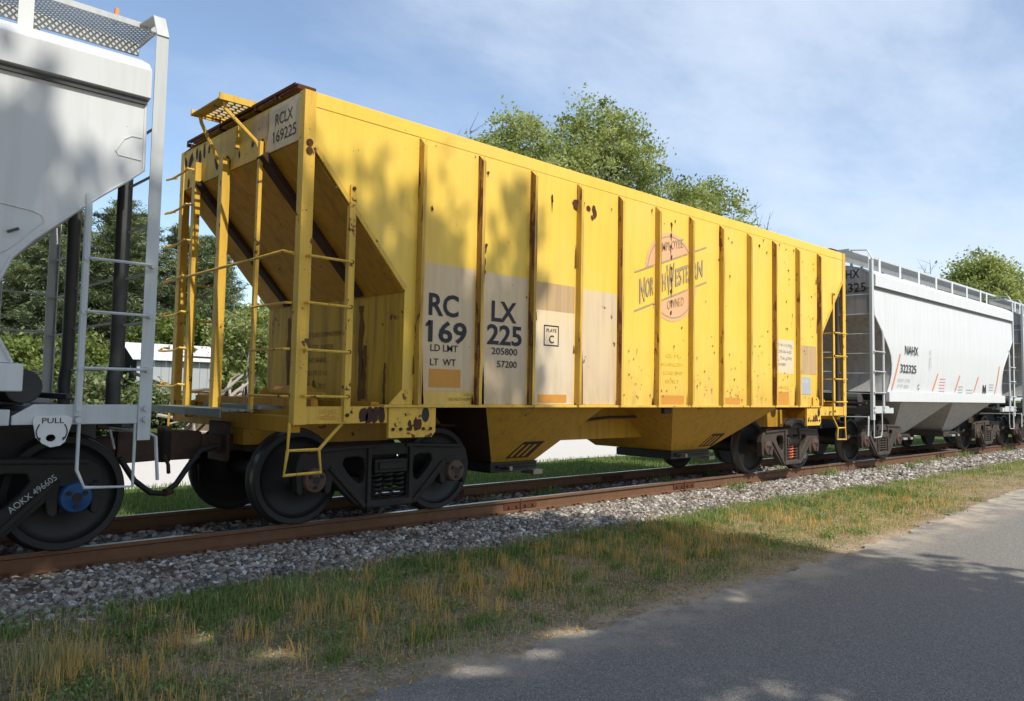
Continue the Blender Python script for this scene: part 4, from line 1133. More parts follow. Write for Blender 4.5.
        dk.box(min(xe + d * 0.2, xe + d * 1.3), max(xe + d * 0.2, xe + d * 1.3), -1.3, 1.3, 1.14, 1.19)
        dk.box(min(xe + d * 0.45, xe + d * 0.5), max(xe + d * 0.45, xe + d * 0.5), -1.2, 1.2, 1.28, 1.33)
        obj('brake_cylinder', dk, M['dark_post'], root, bevel=0.01)
        cp = MB().box(min(xe - d * 0.26, xe + d * 0.1), max(xe - d * 0.26, xe + d * 0.1), -0.10, 0.10, 0.72, 0.90)
        cp.hexa([(xe - d * 0.24, -0.14, 0.64), (xe - d * 0.24, 0.14, 0.64), (xe - d * 0.60, 0.18, 0.66), (xe - d * 0.60, -0.18, 0.66)], [(xe - d * 0.24, -0.14, 0.95), (xe - d * 0.24, 0.14, 0.95), (xe - d * 0.60, 0.18, 0.94), (xe - d * 0.60, -0.18, 0.94)])
        cp.box(min(xe - d * 0.03, xe - d * 0.3), max(xe - d * 0.03, xe - d * 0.3), -0.22, 0.22, 0.98, 1.10)
        obj('coupler', cp, M['couple'], root, bevel=0.015)
        lv = MB().tube([(xe - d * 0.05, -1.45, 1.02), (xe - d * 0.10, -0.35, 1.00), (xe - d * 0.18, -0.25, 0.80)], 0.012, 6)
        lv.tube([(xe - d * 0.04, -1.45, 1.03), (xe - d * 0.12, -1.48, 0.98), (xe - d * 0.15, -1.48, 0.62)], 0.016, 6)
        obj('uncoupling_lever', lv, M['grey_post'], root, smooth=True)
    # running boards on the roof
    for s in (-1, 1):
        rb = empty('running_board', (0, 0, 0), root)
        ya, yb = s * 1.10, s * 0.62
        lo, hi = min(ya, yb), max(ya, yb)
        xa, xb = -0.02, GL + 0.02
        fr = MB().box(xa, xb, min(ya, ya - s * 0.012), max(ya, ya - s * 0.012), 4.575, 4.625).box(xa, xb, min(yb, yb + s * 0.03), max(yb, yb + s * 0.03), 4.50, 4.625)
        for x in (xa, xb): fr.box(x - 0.006, x + 0.006, lo + 0.013, hi - 0.031, 4.57, 4.625)
        obj('board_frame', fr, M['grey_post'], rb)
        gm = MB(); k = 0
        # diamond mesh of crossing strips
        wdt = hi - lo - 0.04; step = 0.055
        x = xa - wdt
        while x < xb:
            for q in (0, 1):
                p_, r_ = (x, x + wdt) if q == 0 else (x + wdt, x)
                Ya, Yb = lo + 0.013, hi - 0.031
                t0, t1 = 0.0, 1.0
                for t_lim in (xa + 0.01, xb - 0.01):
                    t = (t_lim - p_) / (r_ - p_)
                    if 0 < t < 1:
                        inside0 = xa < p_ < xb
                        if inside0: t1 = min(t1, t)
                        else: t0 = max(t0, t)
                a_ = (p_ + (r_ - p_) * t0, Ya + (Yb - Ya) * t0, 4.600 + 0.006 * q); b_ = (p_ + (r_ - p_) * t1, Ya + (Yb - Ya) * t1, 4.600 + 0.006 * q)
                if xa - 0.001 <= min(a_[0], b_[0]) and max(a_[0], b_[0]) <= xb + 0.001 and abs(a_[0] - b_[0]) > 0.02: gm.bar(a_, b_, 0.013, 0.006)
            x += step
        obj('grating', gm, M['grating'], rb, fix=False)
        for k in range(9):
            x = 0.35 + k * (GL - 0.70) / 8 if 0 < k < 8 else (1.0 if k == 0 else GL - 1.0)
            ps = MB().box(x - 0.055, x + 0.055, min(s * 1.112, s * 1.10), max(s * 1.112, s * 1.10), 4.26, 4.62)
            obj('board_post', ps, M['grey'], rb)
            obj('board_post', MB().box(x + 0.15, x + 0.20, min(s * 0.66, s * 0.61), max(s * 0.66, s * 0.61), 4.34, 4.499), M['grey_end'], rb)
    for k in range(4):
        x = GL / 2 + (k - 1.5) * 2.3
        obj('roof_hatch', MB().cyl((x, 0, 4.37), (x, 0, 4.47), 0.45, 24), M['grey'], root, smooth=True)
    # discharge hoppers
    for cxh in (3.4, 6.85):
        for sg in (0,):
            bt = [(cxh - 0.15, -0.7, 0.55), (cxh + 0.55, -0.7, 0.55), (cxh + 0.55, 0.7, 0.55), (cxh - 0.15, 0.7, 0.55)]
            tp = [(cxh - 1.5, -1.42, 1.34), (cxh + 1.7, -1.42, 1.34), (cxh + 1.7, 1.42, 1.34), (cxh - 1.5, 1.42, 1.34)]
            hp = obj('hopper_bay', MB().hexa(bt, tp), M['grey_end'], root)
            obj('outlet_gate', MB().box(cxh - 0.3, cxh + 0.7, -0.8, 0.8, 0.40, 0.548).cyl((cxh + 0.2, -1.0, 0.47), (cxh + 0.2, -0.8, 0.47), 0.05, 10), M['cast'], hp, bevel=0.01)
            obj('gate_handle', MB().box(cxh - 0.1, cxh + 0.5, -0.95, -0.86, 0.42, 0.47), M['grating'], hp)
    obj('centre_sill', MB().box(1.5, GL - 1.5, -0.3, 0.3, 0.85, 1.34), M['grey_end'], root)
    build_bogie(root, 0.56 + WB2, caps)
    build_bogie(root, GL - 0.46 - WB2, caps)
    return root

gR = build_grey(16.87)
tag(gR, 'pale grey curved side hopper car behind the yellow car, marked NAHX 322325', 'hopper car', 'freight cars of the train')
gF = copy_tree(gR); gF.location.x = 16.87 + GL + 0.95
tag(gF, 'furthest grey hopper car at the right edge of the photo', 'hopper car', 'freight cars of the train')
gL = copy_tree(gR); gL.location.x = 2.36 - GL
tag(gL, 'nearest pale grey hopper car at the left edge with a PULL sign', 'hopper car', 'freight cars of the train')
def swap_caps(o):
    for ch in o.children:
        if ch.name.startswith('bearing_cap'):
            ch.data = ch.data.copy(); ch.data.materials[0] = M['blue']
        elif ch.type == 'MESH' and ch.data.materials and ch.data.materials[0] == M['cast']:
            ch.data = ch.data.copy(); ch.data.materials[0] = M['cast_shaded']
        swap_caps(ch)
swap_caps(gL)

def grey_lettering():
    r = gR
    def T(b, size, x, z, width, mat='black', bold=0.0, y=None):
        yy = -np.interp(z + size / 2, [1.55, 2.0, 2.6, 3.2, 3.78], [1.455, 1.50, 1.535, 1.535, 1.515]) - 0.014
        return text(b, size, (x - 16.87, yy, z), XR, ZU, M[mat], r, width=width, bold=bold)
    T('NAHX', 0.21, 18.72, 2.42, 0.80, bold=0.01)
    T('322325', 0.19, 18.50, 2.01, 0.95, bold=0.01)
    T('LD LMT  217700', 0.07, 18.40, 1.80, 0.72, 'greyprint'); T('LT WT  68300', 0.07, 18.40, 1.67, 0.66, 'greyprint')
    T('C', 0.12, 19.62, 1.64, 0.10, bold=0.01)
    text('GPLX', 0.10, (20.35 - 16.87, -1.552, 2.15), ZU, (-1, 0, 0), M['greyprint'], r, width=0.45)
    def stripe(x, z0, z1, dx):
        yy = lambda z: -np.interp(z, [1.55, 2.0, 2.6, 3.2, 3.78], [1.455, 1.50, 1.535, 1.535, 1.515]) - 0.012
        m_ = MB(); k = 6
        for i in range(k + 1):
            t = i / k; z = z0 + (z1 - z0) * t; xx = x + dx * t - 16.87
            m_.v += [(xx, yy(z), z), (xx + 0.055, yy(z), z)]
        m_.f = [(2 * i, 2 * i + 1, 2 * i + 3, 2 * i + 2) for i in range(k)]
        obj('reflective_stripe', m_, M['reflect'], r, fix=False)
    stripe(18.08, 1.60, 2.42, 0.36)
    for x in (20.6, 22.2, 23.7): stripe(x, 1.62, 2.05, 0.28)
    stripe(25.55, 1.60, 2.4, 0.3)
    def lines(x, z, n, wd, mat):
        m_ = MB()
        for k in range(n):
            zz_ = z + 0.075 * k
            yy = -np.interp(zz_, [1.55, 2.0, 2.6, 3.2, 3.78], [1.455, 1.50, 1.535, 1.535, 1.515]) - 0.014
            m_.add([(x - 16.87, yy, zz_), (x + wd - 16.87, yy, zz_), (x + wd - 16.87, yy, zz_ + 0.018), (x - 16.87, yy, zz_ + 0.018)], [(0, 1, 2, 3)])
        tag(obj('small_print', m_, M[mat], r, fix=False), kind='stuff')
    lines(21.05, 1.62, 5, 0.4, 'redprint'); lines(22.45, 1.6, 3, 0.35, 'greyprint'); lines(23.1, 1.6, 2, 0.5, 'greyprint'); lines(25.0, 1.7, 3, 0.4, 'greyprint')
    T('N', 0.22, 24.45, 1.62, 0.28, bold=0.05)
    for k, b in enumerate(('NAHX', '322325')):
        text(b, 0.20, (0.155, -0.62 + 0.05 * k, 3.93 + 0.02 - 0.34 * k if False else 4.0 - 0.30 * k), (0, -1, 0), ZU, M['black'], r, width=0.62 if k == 0 else 0.80, bold=0.008)
    # left car: PULL sign and frame number
    l = gL; ox = gL.location.x
    yy = -1.543
    pl = [(1.50, 1.165), (1.70, 1.165), (1.735, 1.15), (1.745, 1.12), (1.70, 0.965), (1.665, 0.935), (1.60, 0.925), (1.545, 0.955), (1.50, 1.0), (1.475, 1.12), (1.48, 1.15)]
    th = [(1.60 + 0.034 * math.cos(a), 0.995 + 0.028 * math.sin(a)) for a in np.linspace(0, 2 * math.pi, 14)[:-1]]
    sg = obj('pull_sign', MB().prism_xz([(x - ox, z) for x, z in pl], yy - 0.012, yy + 0.004, [[(x - ox, z) for x, z in th]]), M['signwhite'], l)
    text('PULL', 0.042, (1.535 - ox, yy - 0.014, 1.108), XR, ZU, M['black'], sg, width=0.15, bold=0.01)
    ar = MB()
    for q in (-1, 1):
        p = [(1.605 + q * (0.085 + 0.02 * math.sin(t * 3)) - ox, yy - 0.015, 1.10 - 0.11 * t) for t in np.linspace(0, 1, 6)]
        ar.tube(p, 0.004, 4)
        e = Vector(p[-1])
        ar.add([e + Vector((-0.014, -0.001, 0.01)), e + Vector((0.014, -0.001, 0.01)), e + Vector((-q * 0.012, -0.001, -0.018))], [(0, 1, 2)])
    obj('arrow', ar, M['black'], sg)
    text('AOKX 496605', 0.052, (1.43 - ox, -1.235, 0.40), Vector((0.78, 0, 0.62)).normalized(), Vector((-0.62, 0, 0.78)).normalized(), M['grating'], l, width=0.40, bold=0.004)
    obj('orange_flag', MB().box(2.05 - ox, 2.08 - ox, -1.02, -0.99, 4.63, 4.72), M['reflect'], l)
    # panel outlines raised on the left car's end corner and lower side
    def weld(pts, name):
        obj(name, MB().tube([(x - ox, -np.interp(z, [1.55, 2.0, 2.6, 3.2, 3.78], [1.455, 1.50, 1.535, 1.535, 1.515]) - 0.002, z) for x, z in pts], 0.006, 5), M['grey'], l, smooth=True)
    weld([(2.16, 3.27), (1.98, 3.28), (1.96, 3.31), (2.02, 3.42), (2.08, 3.46), (2.16, 3.46)], 'corner_doubler_edge')
    weld([(0.95, 2.77), (1.40, 2.715), (1.46, 2.69), (1.475, 2.65), (1.40, 2.57), (1.31, 2.46), (1.22, 2.38), (1.1, 2.36)], 'corner_doubler_edge')
    obj('lifting_lug', MB().bar((1.24 - ox, -1.547, 2.53), (1.31 - ox, -1.547, 2.565), 0.02, 0.02), M['dark_post'], l)
grey_lettering()

# ------------------------------------------------------------------ vegetation
def leaf_quads(P, size, rs, up=0.0, aspect=0.55):
    n = len(P)
    a = rs.randn(n, 3); a[:, 2] += up * 0
    nrm = rs.randn(n, 3); nrm[:, 2] = nrm[:, 2] if up == 0 else np.abs(nrm[:, 2]) + up
    nrm /= np.linalg.norm(nrm, axis=1)[:, None]
    u = np.cross(nrm, a); u /= np.linalg.norm(u, axis=1)[:, None] + 1e-9
    v = np.cross(nrm, u)
    s = (size * rs.uniform(0.6, 1.4, n))[:, None]
    return np.stack([P - u * s, P - v * s * aspect + u * s * .1, P + u * s, P + v * s * aspect + u * s * .1], 1).reshape(-1, 3)

def crown_points(lobes, n_cl, per, rc, rs, shell=0.5, pw=1.0):
    lobes = np.asarray(lobes, float)
    vol = (lobes[:, 3] * lobes[:, 4] * lobes[:, 5]) ** pw
    li = rs.choice(len(lobes), n_cl, p=vol / vol.sum())
    d = rs.randn(n_cl, 3); d /= np.linalg.norm(d, axis=1)[:, None]
    r = rs.uniform(shell ** 3, 1, n_cl) ** (1 / 3)
    C = lobes[li, :3] + d * r[:, None] * lobes[li, 3:6] * rs.uniform(0.85, 1.12, (n_cl, 1))
    R = rc * rs.uniform(0.6, 1.35, n_cl)
    g = rs.randn(n_cl, per, 3) * 0.5
    P = C[:, None] + g * R[:, None, None] * np.array([1.15, 1.15, 0.75])
    t = np.clip(0.5 + 0.28 * rs.randn(n_cl)[:, None] + 0.16 * rs.randn(n_cl, per), 0, 1)
    return C, P.reshape(-1, 3), t.ravel()

def limb_mesh(base, lobes, C, h, r0, rs, nlimb=7, ntwig=30, bend=0.25):
    mb = MB()
    top = np.array([lobes[0][0], lobes[0][1], min(h * 0.82, lobes[0][2] + 0.35 * lobes[0][5])])
    base = np.array(base, float)
    mid = [base + (top - base) * t + np.array([bend * math.sin(t * 5), bend * math.cos(t * 4) - bend, 0]) * t for t in np.linspace(0, 1, 7)]
    mb.tube(mid, [r0 * (1.25 - 1.1 * t) for t in np.linspace(0, 1, 7)], 8)
    for k in range(nlimb):
        l = lobes[k % len(lobes)]
        t0 = rs.uniform(0.28, 0.8); a = base + (top - base) * t0
        b = np.array(l[:3]) + np.clip(rs.randn(3) * 0.4, -0.65, 0.5) * np.array(l[3:6])
        m_ = (a + b) / 2 + np.array([0, 0, 0.25 * rs.rand()])
        rr = r0 * (1 - t0 * 0.75) * 0.55
        mb.tube([a, m_, b], [rr, rr * 0.65, rr * 0.2], 6)
        for j in range(max(1, ntwig // nlimb)):
            c = C[rs.randint(len(C))]
            if np.linalg.norm(c - b) < 4.0:
                s = a + (b - a) * rs.uniform(0.4, 1)
                mb.tube([s, (s + c) / 2 + rs.randn(3) * 0.12, c], [rr * 0.35, rr * 0.22, rr * 0.06], 5, False)
    return mb

_g = np.random.RandomState(77)
GAPS = [(3.48, 10.48, .22), (3.30, 10.62, .14), (2.98, 10.26, .20), (2.80, 10.40, .13), (2.59, 10.27, .15), (2.35, 10.34, .22), (1.89, 11.09, .15), (1.54, 11.52, .2), (1.75, 11.40, .11), (2.2, 10.93, .12), (5.2, 10.18, .16), (1.28, 12.17, .16)]
GAPS += [(_g.uniform(-5, 6), _g.uniform(8, 17), _g.uniform(.05, .12)) for _ in range(40)]
def broadleaf(name, label, cat, base, h, lobes, n_cl, per, rc, leaf, mat, seed, r0=0.2, group=None, shell=0.5, bark='bark', nlimb=7, ntwig=30, pw=1.0):
    rs = np.random.RandomState(seed)
    z0 = float(ground_z(base[0], base[1])) if len(base) < 3 else base[2]
    root = tag(empty(name, (base[0], base[1], z0)), label, cat, group)
    L_ = [(l[0], l[1], l[2], l[3], l[4], l[5]) for l in lobes]
    C, P, t = crown_points(L_, n_cl, per, rc, rs, shell, pw)
    ok = P[:, 2] > 0.03
    if name == 'roadside_tree':      # openings through the foliage where sun flecks come through
        Wp = P + np.array([base[0], base[1], z0])
        tt = (-14.2 - Wp[:, 1]) / SUN.y
        qx, qz = Wp[:, 0] + tt * SUN.x, Wp[:, 2] + tt * SUN.z
        for gx_, gz_, gr_ in GAPS: ok &= (qx - gx_) ** 2 + (qz - gz_) ** 2 > gr_ ** 2
    P, t = P[ok], t[ok]
    np_mesh('crown', leaf_quads(P, leaf, rs), 4, M[mat], t, root)
    tk = obj('trunk', limb_mesh((0, 0, -0.1), L_, C, h, r0, rs, nlimb, ntwig), M[bark], root, smooth=True, fix=False)
    return root

def pine(name, label, base, h, R, seed, group=None):
    rs = np.random.RandomState(seed)
    z0 = float(ground_z(*base))
    root = tag(empty(name, (base[0], base[1], z0)), label, 'pine tree', group)
    tr = MB().tube([(0, 0, -0.1), (0.08, 0.03, h * 0.5), (0, 0, h)], [0.24, 0.15, 0.02], 8)
    pts, tin, br = [], [], tr
    z = h * 0.10
    while z < h * 0.99:
        f = z / h
        Lb = R * (1 - f) ** 0.72 * (0.9 + 0.25 * rs.rand()) + 0.18
        nb = rs.randint(5, 8); a0 = rs.rand() * 6.28
        for k in range(nb):
            a = a0 + 6.283 * k / nb + rs.randn() * 0.25
            ll = Lb * rs.uniform(0.6, 1.15); rise = rs.uniform(-0.05, 0.28) + 0.35 * f
            d = np.array([math.cos(a), math.sin(a), rise])
            e = np.array([0, 0, z]) + d * ll + np.array([0, 0, 0.10 * ll])
            br.tube([(0, 0, z), tuple(np.array([0, 0, z]) + d * ll * 0.55 - np.array([0, 0, 0.03 * ll])), tuple(e)], [0.035, 0.022, 0.006], 4, False)
            nt_ = int(4 + ll * 6); clump = rs.randn() * 0.17
            for j in range(nt_):
                u = rs.uniform(0.25, 1.05)
                c = np.array([0, 0, z]) + d * ll * u + np.array([0, 0, 0.10 * ll * u * u])
                side = np.array([-math.sin(a), math.cos(a), 0]) * rs.randn() * 0.24 * ll * (1.15 - u) * 1.1
                c = c + side + np.array([0, 0, rs.randn() * 0.04])
                m_ = 20
                pts.append(c + rs.randn(m_, 3) * np.array([0.15, 0.15, 0.055])); tin.append(np.clip(0.45 + clump + 0.14 * rs.randn(m_), 0, 1))
        z += h * 0.037 * rs.uniform(0.7, 1.3)
    P = np.concatenate(pts); t = np.concatenate(tin)
    obj('trunk', tr, M['bark'], root, smooth=True, fix=False)
    np_mesh('crown', leaf_quads(P, 0.125, rs, 0.8, 0.16), 4, M['needle'], t, root)
    return root

def build_trees():
    # pines in a belt beyond the gravel road
    gp = 'pine trees beyond the gravel road'
    pines = [(11.4, 29.0, 8.6, 3.0, 'tallest dark pine standing behind the little shed, between the two ladders'),
             (8.2, 28.0, 6.9, 2.6, 'dark pine seen under the grey car between its ladder stiles'),
             (14.6, 30.5, 8.1, 2.7, 'pine rising directly behind the ladder at the yellow car corner'),
             (5.4, 30.0, 7.6, 2.8, 'left dark pine half hidden by the nearest grey car'),
             (9.9, 34.0, 9.0, 3.0, 'rear dark pine filling the gap left of the tallest pine'),
             (17.6, 33.0, 7.4, 2.6, 'dark pine behind the yellow car end, right of the shed'),
             (13.2, 36.0, 9.2, 2.9, 'rear dark pine between the tallest pine and the yellow ladder'),
             (9.9, 30.6, 8.2, 2.7, 'dark pine close left of the tallest pine, behind the grey ladder'),
             (13.1, 32.0, 8.7, 2.8, 'dark pine close right of the tallest pine, behind the grey ladder stile'),
             (16.3, 31.5, 7.9, 2.7, 'dark pine behind the yellow ladder and end posts'),
             (7.0, 32.0, 8.0, 2.8, 'dark pine filling the view left of the grey ladder'),
             (2.6, 33.0, 8.0, 3.0, 'outer dark pine at the far left behind the grey car')]
    for i, (x, y, h, R, lab) in enumerate(pines):
        pine('pine_tree', lab, (x, y), h, R, 40 + i, gp)
    # tall broadleaf trees showing above the yellow car
    gt = 'broadleaf trees rising above the yellow car'
    broadleaf('broadleaf_tree', 'smaller rounded green tree rising above the left end of the yellow car roof', 'tree', (28.4, 21.5), 15, [(0, 0, 13.0, 2.3, 2.2, 2.6), (-1.3, 0, 12.0, 2.0, 1.8, 2.2), (2.2, 0.4, 12.6, 1.9, 1.4, 2.2), (0, 0, 7.5, 2.6, 2.4, 3.0)], 270, 85, 0.62, 0.098, 'leaf_tall', 61, 0.28, gt, nlimb=10, ntwig=60)
    broadleaf('broadleaf_tree', 'tallest full green tree with twiggy top above the yellow car middle', 'tree', (35.6, 22.5), 20, [(0.5, 0, 14.0, 3.8, 3.4, 4.0), (-2.9, 0, 12.6, 2.6, 2.6, 2.9), (3.0, 0, 14.8, 2.6, 2.4, 2.7), (0.6, 0, 16.2, 2.2, 2.0, 1.9), (0, 0, 9, 4.4, 3.6, 4)], 490, 95, 0.72, 0.108, 'leaf_tall', 62, 0.42, gt, nlimb=16, ntwig=110)
    broadleaf('broadleaf_tree', 'lower spreading green tree above the yellow car right of the tallest tree', 'tree', (45.0, 21.0), 15, [(-2.2, 0, 12.0, 3.0, 2.8, 2.8), (0.8, 0, 12.4, 2.6, 2.6, 2.8), (3.4, 0.3, 11.0, 2.4, 2.4, 2.3), (0, 0, 7.5, 4.5, 3, 3.4)], 400, 95, 0.70, 0.112, 'leaf_tall', 63, 0.34, gt, nlimb=12, ntwig=80)
    # trees at the far right
    gr_ = 'trees beyond the far grey car'
    broadleaf('broadleaf_tree', 'full rounded tree at the right edge of the photo beyond the grey cars', 'tree', (92.5, 17.5), 16, [(0, 0, 12.0, 4.0, 3.6, 4.4), (3.8, 0, 12.4, 3.2, 3, 3.6), (-3.4, 0, 9.2, 3.2, 3, 3.4)], 380, 100, 1.05, 0.17, 'leaf_tall', 64, 0.3, gr_)
    broadleaf('broadleaf_tree', 'lower yellowish green tree above the far running board', 'tree', (79.0, 16.5), 11, [(0, 0, 8.2, 3.6, 3.0, 2.8), (-3.2, 0, 7.4, 2.8, 2.6, 2.4), (2.8, 0, 7.6, 2.8, 2.6, 2.6)], 260, 100, 0.95, 0.16, 'leaf_bright', 65, 0.25, gr_)
    broadleaf('broadleaf_tree', 'dark tree low beyond the last grey car at the right edge', 'tree', (101, 15.0), 12, [(0, 0, 8.4, 4.0, 3.5, 4.0), (-4, 0, 7.0, 3.0, 3, 3.4)], 200, 50, 1.1, 0.26, 'leaf_tall', 66, 0.3, gr_)
    # bare twiggy trees
    for i, (x, y, h, lab) in enumerate(((27.0, 24.0, 15.6, 'thin bare leafless tree top left of the green trees above the yellow car'), (52.5, 20.5, 15.1, 'bare dead branches sticking up right of the green trees'), (76.0, 17.0, 14.0, 'bare leafless branches above the far running board'))):
        rs = np.random.RandomState(80 + i)
        z0 = float(ground_z(x, y)); r = tag(empty('bare_tree', (x, y, z0)), lab, 'bare tree', 'bare trees')
        mb = MB().tube([(0, 0, -0.1), (0.1, 0, h * .5), (0, 0.1, h * .8)], [0.14, 0.09, 0.05], 7)
        cw = MB()
        for k in range(16):
            t0 = rs.uniform(.5, .8); s = np.array([0, 0, h * t0]); e = s + np.array([rs.randn() * 1.0, rs.randn() * 1.0, h * rs.uniform(.10, .25)])
            e[2] = min(e[2], h)
            cw.tube([s, (s + e) / 2 + rs.randn(3) * .12, e], [.035, .024, .010], 5, False)
            for j in range(5):
                q = s + (e - s) * rs.uniform(.4, 1); f = q + rs.randn(3) * .4 + np.array([0, 0, .4]); f[2] = min(f[2], h)
                cw.tube([q, f], [.016, .006], 4, False)
        obj('trunk', mb, M['bark'], r, fix=False); obj('crown', cw, M['bark'], r, fix=False)
    # bright understorey by the shed
    gs = 'shrubs and young trees beyond the gravel road'
    def shrub(x, y, h, wd, lab, seed, mat='leaf_bright', leaf=0.085, n=150, name='shrub', cat='shrub'):
        broadleaf(name, lab, cat, (x, y), h, [(0, 0, h * .52, wd * .5, wd * .45, h * .46), (wd * .3, 0, h * .36, wd * .38, wd * .38, h * .34), (-wd * .3, 0, h * .40, wd * .38, wd * .36, h * .36)], n, 42, 0.30, leaf, mat, seed, 0.05, gs, 0.3, 'bark', 5, 12)
    shrub(13.0, 25.6, 3.9, 4.2, 'bright light green maple bush behind the white roofed shed', 101, n=300, leaf=0.10)
    shrub(9.2, 25.4, 2.6, 3.4, 'light green shrub left of the shed under the pines', 102, n=220)
    shrub(6.6, 20.2, 2.2, 3.0, 'broad weedy shrub seen behind the grey ladder stile', 103, 'leaf_weed', n=220)
    shrub(4.9, 19.0, 2.6, 3.4, 'green shrub behind the far side posts of the grey car', 104, n=220)
    shrub(8.7, 17.0, 1.25, 2.0, 'pale weedy clump in front of the shed between the ladders', 105, 'leaf_weed', 0.07, 170)
    shrub(6.6, 15.6, 1.9, 2.4, 'low pale green weeds under the grey car end', 106, 'leaf_weed', 0.07, 170)
    shrub(12.6, 19.2, 1.3, 1.4, 'small green bush at the right corner of the shed', 107, 'leaf_bright', 0.07, 120)
    shrub(15.6, 22.4, 4.3, 3.2, 'leafy green thicket right behind the pale stemmed sapling', 108, 'leaf_tall', 0.10, 300)
    shrub(18.0, 23.4, 4.2, 3.4, 'green thicket seen beside the yellow car bay wall', 109, 'leaf_tall', 0.10, 260)
    shrub(3.2, 22.5, 3.6, 3.4, 'tall green thicket behind the pipe rack at far left', 110, 'leaf_tall', 0.10, 240)
    shrub(10.1, 14.9, 0.9, 1.6, 'low weeds with red stems beside the brush pile', 111, 'leaf_weed', 0.06, 90)
    # saplings with pale stems
    rs = np.random.RandomState(7)
    x, y = 11.6, 16.5
    z0 = float(ground_z(x, y)); r = tag(empty('sapling_tree', (x, y, z0)), 'multi stemmed young tree with pale bare stems beside the yellow posts', 'young tree', gs)
    mb = MB(); tips = []
    for k in range(5):
        e = np.array([rs.randn() * 0.5, rs.randn() * .4, 3.0 + rs.rand()]); m_ = e * 0.5 + np.array([rs.randn() * .08, 0, 0])
        mb.tube([(0.1 * k - .2, 0, -.1), tuple(m_), tuple(e)], [.035, .026, .010], 6, False); tips.append(e)
        for j in range(4):
            s = m_ + (e - m_) * rs.rand(); q = s + np.array([rs.randn() * .5, rs.randn() * .4, .5]); mb.tube([tuple(s), tuple(q)], [.014, .005], 4, False); tips.append(q)
    obj('trunk', mb, M['pale_bark'], r, fix=False)
    C, P, t = crown_points([(0, 0, 3.0, 1.25, 1.0, 1.15), (0.4, 0, 2.2, .9, .7, .6)], 150, 40, 0.26, rs, 0.2)
    np_mesh('crown', leaf_quads(P, 0.075, rs), 4, M['leaf_tall'], t, r)
    # clipped little conifers
    for i, (x, y, h, lab) in enumerate(((9.05, 22.6, 1.75, 'small pointed bright green conifer beside the pipe post'), (7.75, 22.6, 1.6, 'second small pointed conifer half hidden by the ladder stile'))):
        rs = np.random.RandomState(120 + i); n = 2600
        z = rs.rand(n) ** 1.2 * h; rr = 0.36 * (1 - z / h) ** .8 * np.sqrt(rs.uniform(.35, 1, n)); a = rs.rand(n) * 6.283
        r = tag(empty('conifer_shrub', (x, y, float(ground_z(x, y)))), lab, 'conifer', 'small pointed conifers')
        np_mesh('crown', leaf_quads(np.stack([rr * np.cos(a), rr * np.sin(a), z + .05], 1), .055, rs, .3), 4, M['leaf_bright'], np.clip(.6 + .2 * rs.randn(n), 0, 1), r)
        obj('trunk', MB().tube([(0, 0, -.1), (0, 0, h * .8)], [.04, .01], 6), M['bark'], r)
build_trees()

def build_shade_trees():
    """roadside trees on the photographer's side of the road; they throw the dappled shade"""
    g = 'roadside trees across the road'
    broadleaf('roadside_tree', 'tall leafy roadside tree across the road, right one', 'tree', (2.2, -14.2), 17.8,
[(-1.5, 0, 11.6, 4.2, 2.2, 5.0), (3.1, 0, 11.0, 2.7, 2.0, 3.6), (2.0, 0, 15.0, 1.7, 1.4, 2.2), (0.6, 0, 17.3, 0.30, 0.3, 1.1), (2.15, 0, 17.1, 0.42, 0.35, 1.1), (3.2, 0.2, 16.8, 0.34, 0.35, 1.3), (-2.6, 0.3, 16.0, 1.4, 0.9, 1.3), (4.1, 0, 8.6, 2.2, 1.8, 1.8), (3.9, 0, 12.9, 1.4, 1.2, 1.3), (0.4, 0, 15.4, 1.2, 1.0, 1.4), (0.4, 3.2, 8.6, 3.2, 1.8, 1.5), (-2.5, 2.4, 9.8, 2.6, 1.6, 1.5)], 900, 44, 0.40, 0.15, 'leaf_shade', 201, 0.3, g, 0.0, pw=0.62)  # low lobes reaching over the road added to block sky light
    broadleaf('roadside_tree', 'tall leafy roadside tree across the road, middle one', 'tree', (-3.6, -14.4), 18,
              [(0, 0, 11.8, 3.9, 2.4, 5.0), (-2.2, 0, 8.2, 3.2, 2.4, 3.0), (2.2, 0, 15.2, 1.8, 1.4, 2.0), (0.6, 0, 16.1, 0.8, 0.7, 1.3), (2.4, 0, 16.8, 0.5, 0.4, 1.0), (3.6, 0, 16.6, 0.5, 0.4, 1.1), (-1.2, 0, 15.6, 1.2, 0.9, 1.5), (0.5, 3.2, 8.4, 3.0, 1.8, 1.5)], 900, 46, 0.44, 0.16, 'leaf_shade', 202, 0.3, g, 0.0, pw=0.7)  # last lobe, low toward the road, added to hold back sky light
    broadleaf('roadside_tree', 'tall leafy roadside tree across the road, left one', 'tree', (-10.0, -14.6), 17,
              [(0, 0, 11.0, 3.8, 2.6, 4.8), (2.2, 0, 8.0, 3.2, 2.4, 3.2), (2.6, 0, 14.2, 2, 1.6, 2.2)], 420, 46, 0.6, 0.2, 'leaf_shade', 203, 0.3, g, 0.0)
build_shade_trees()

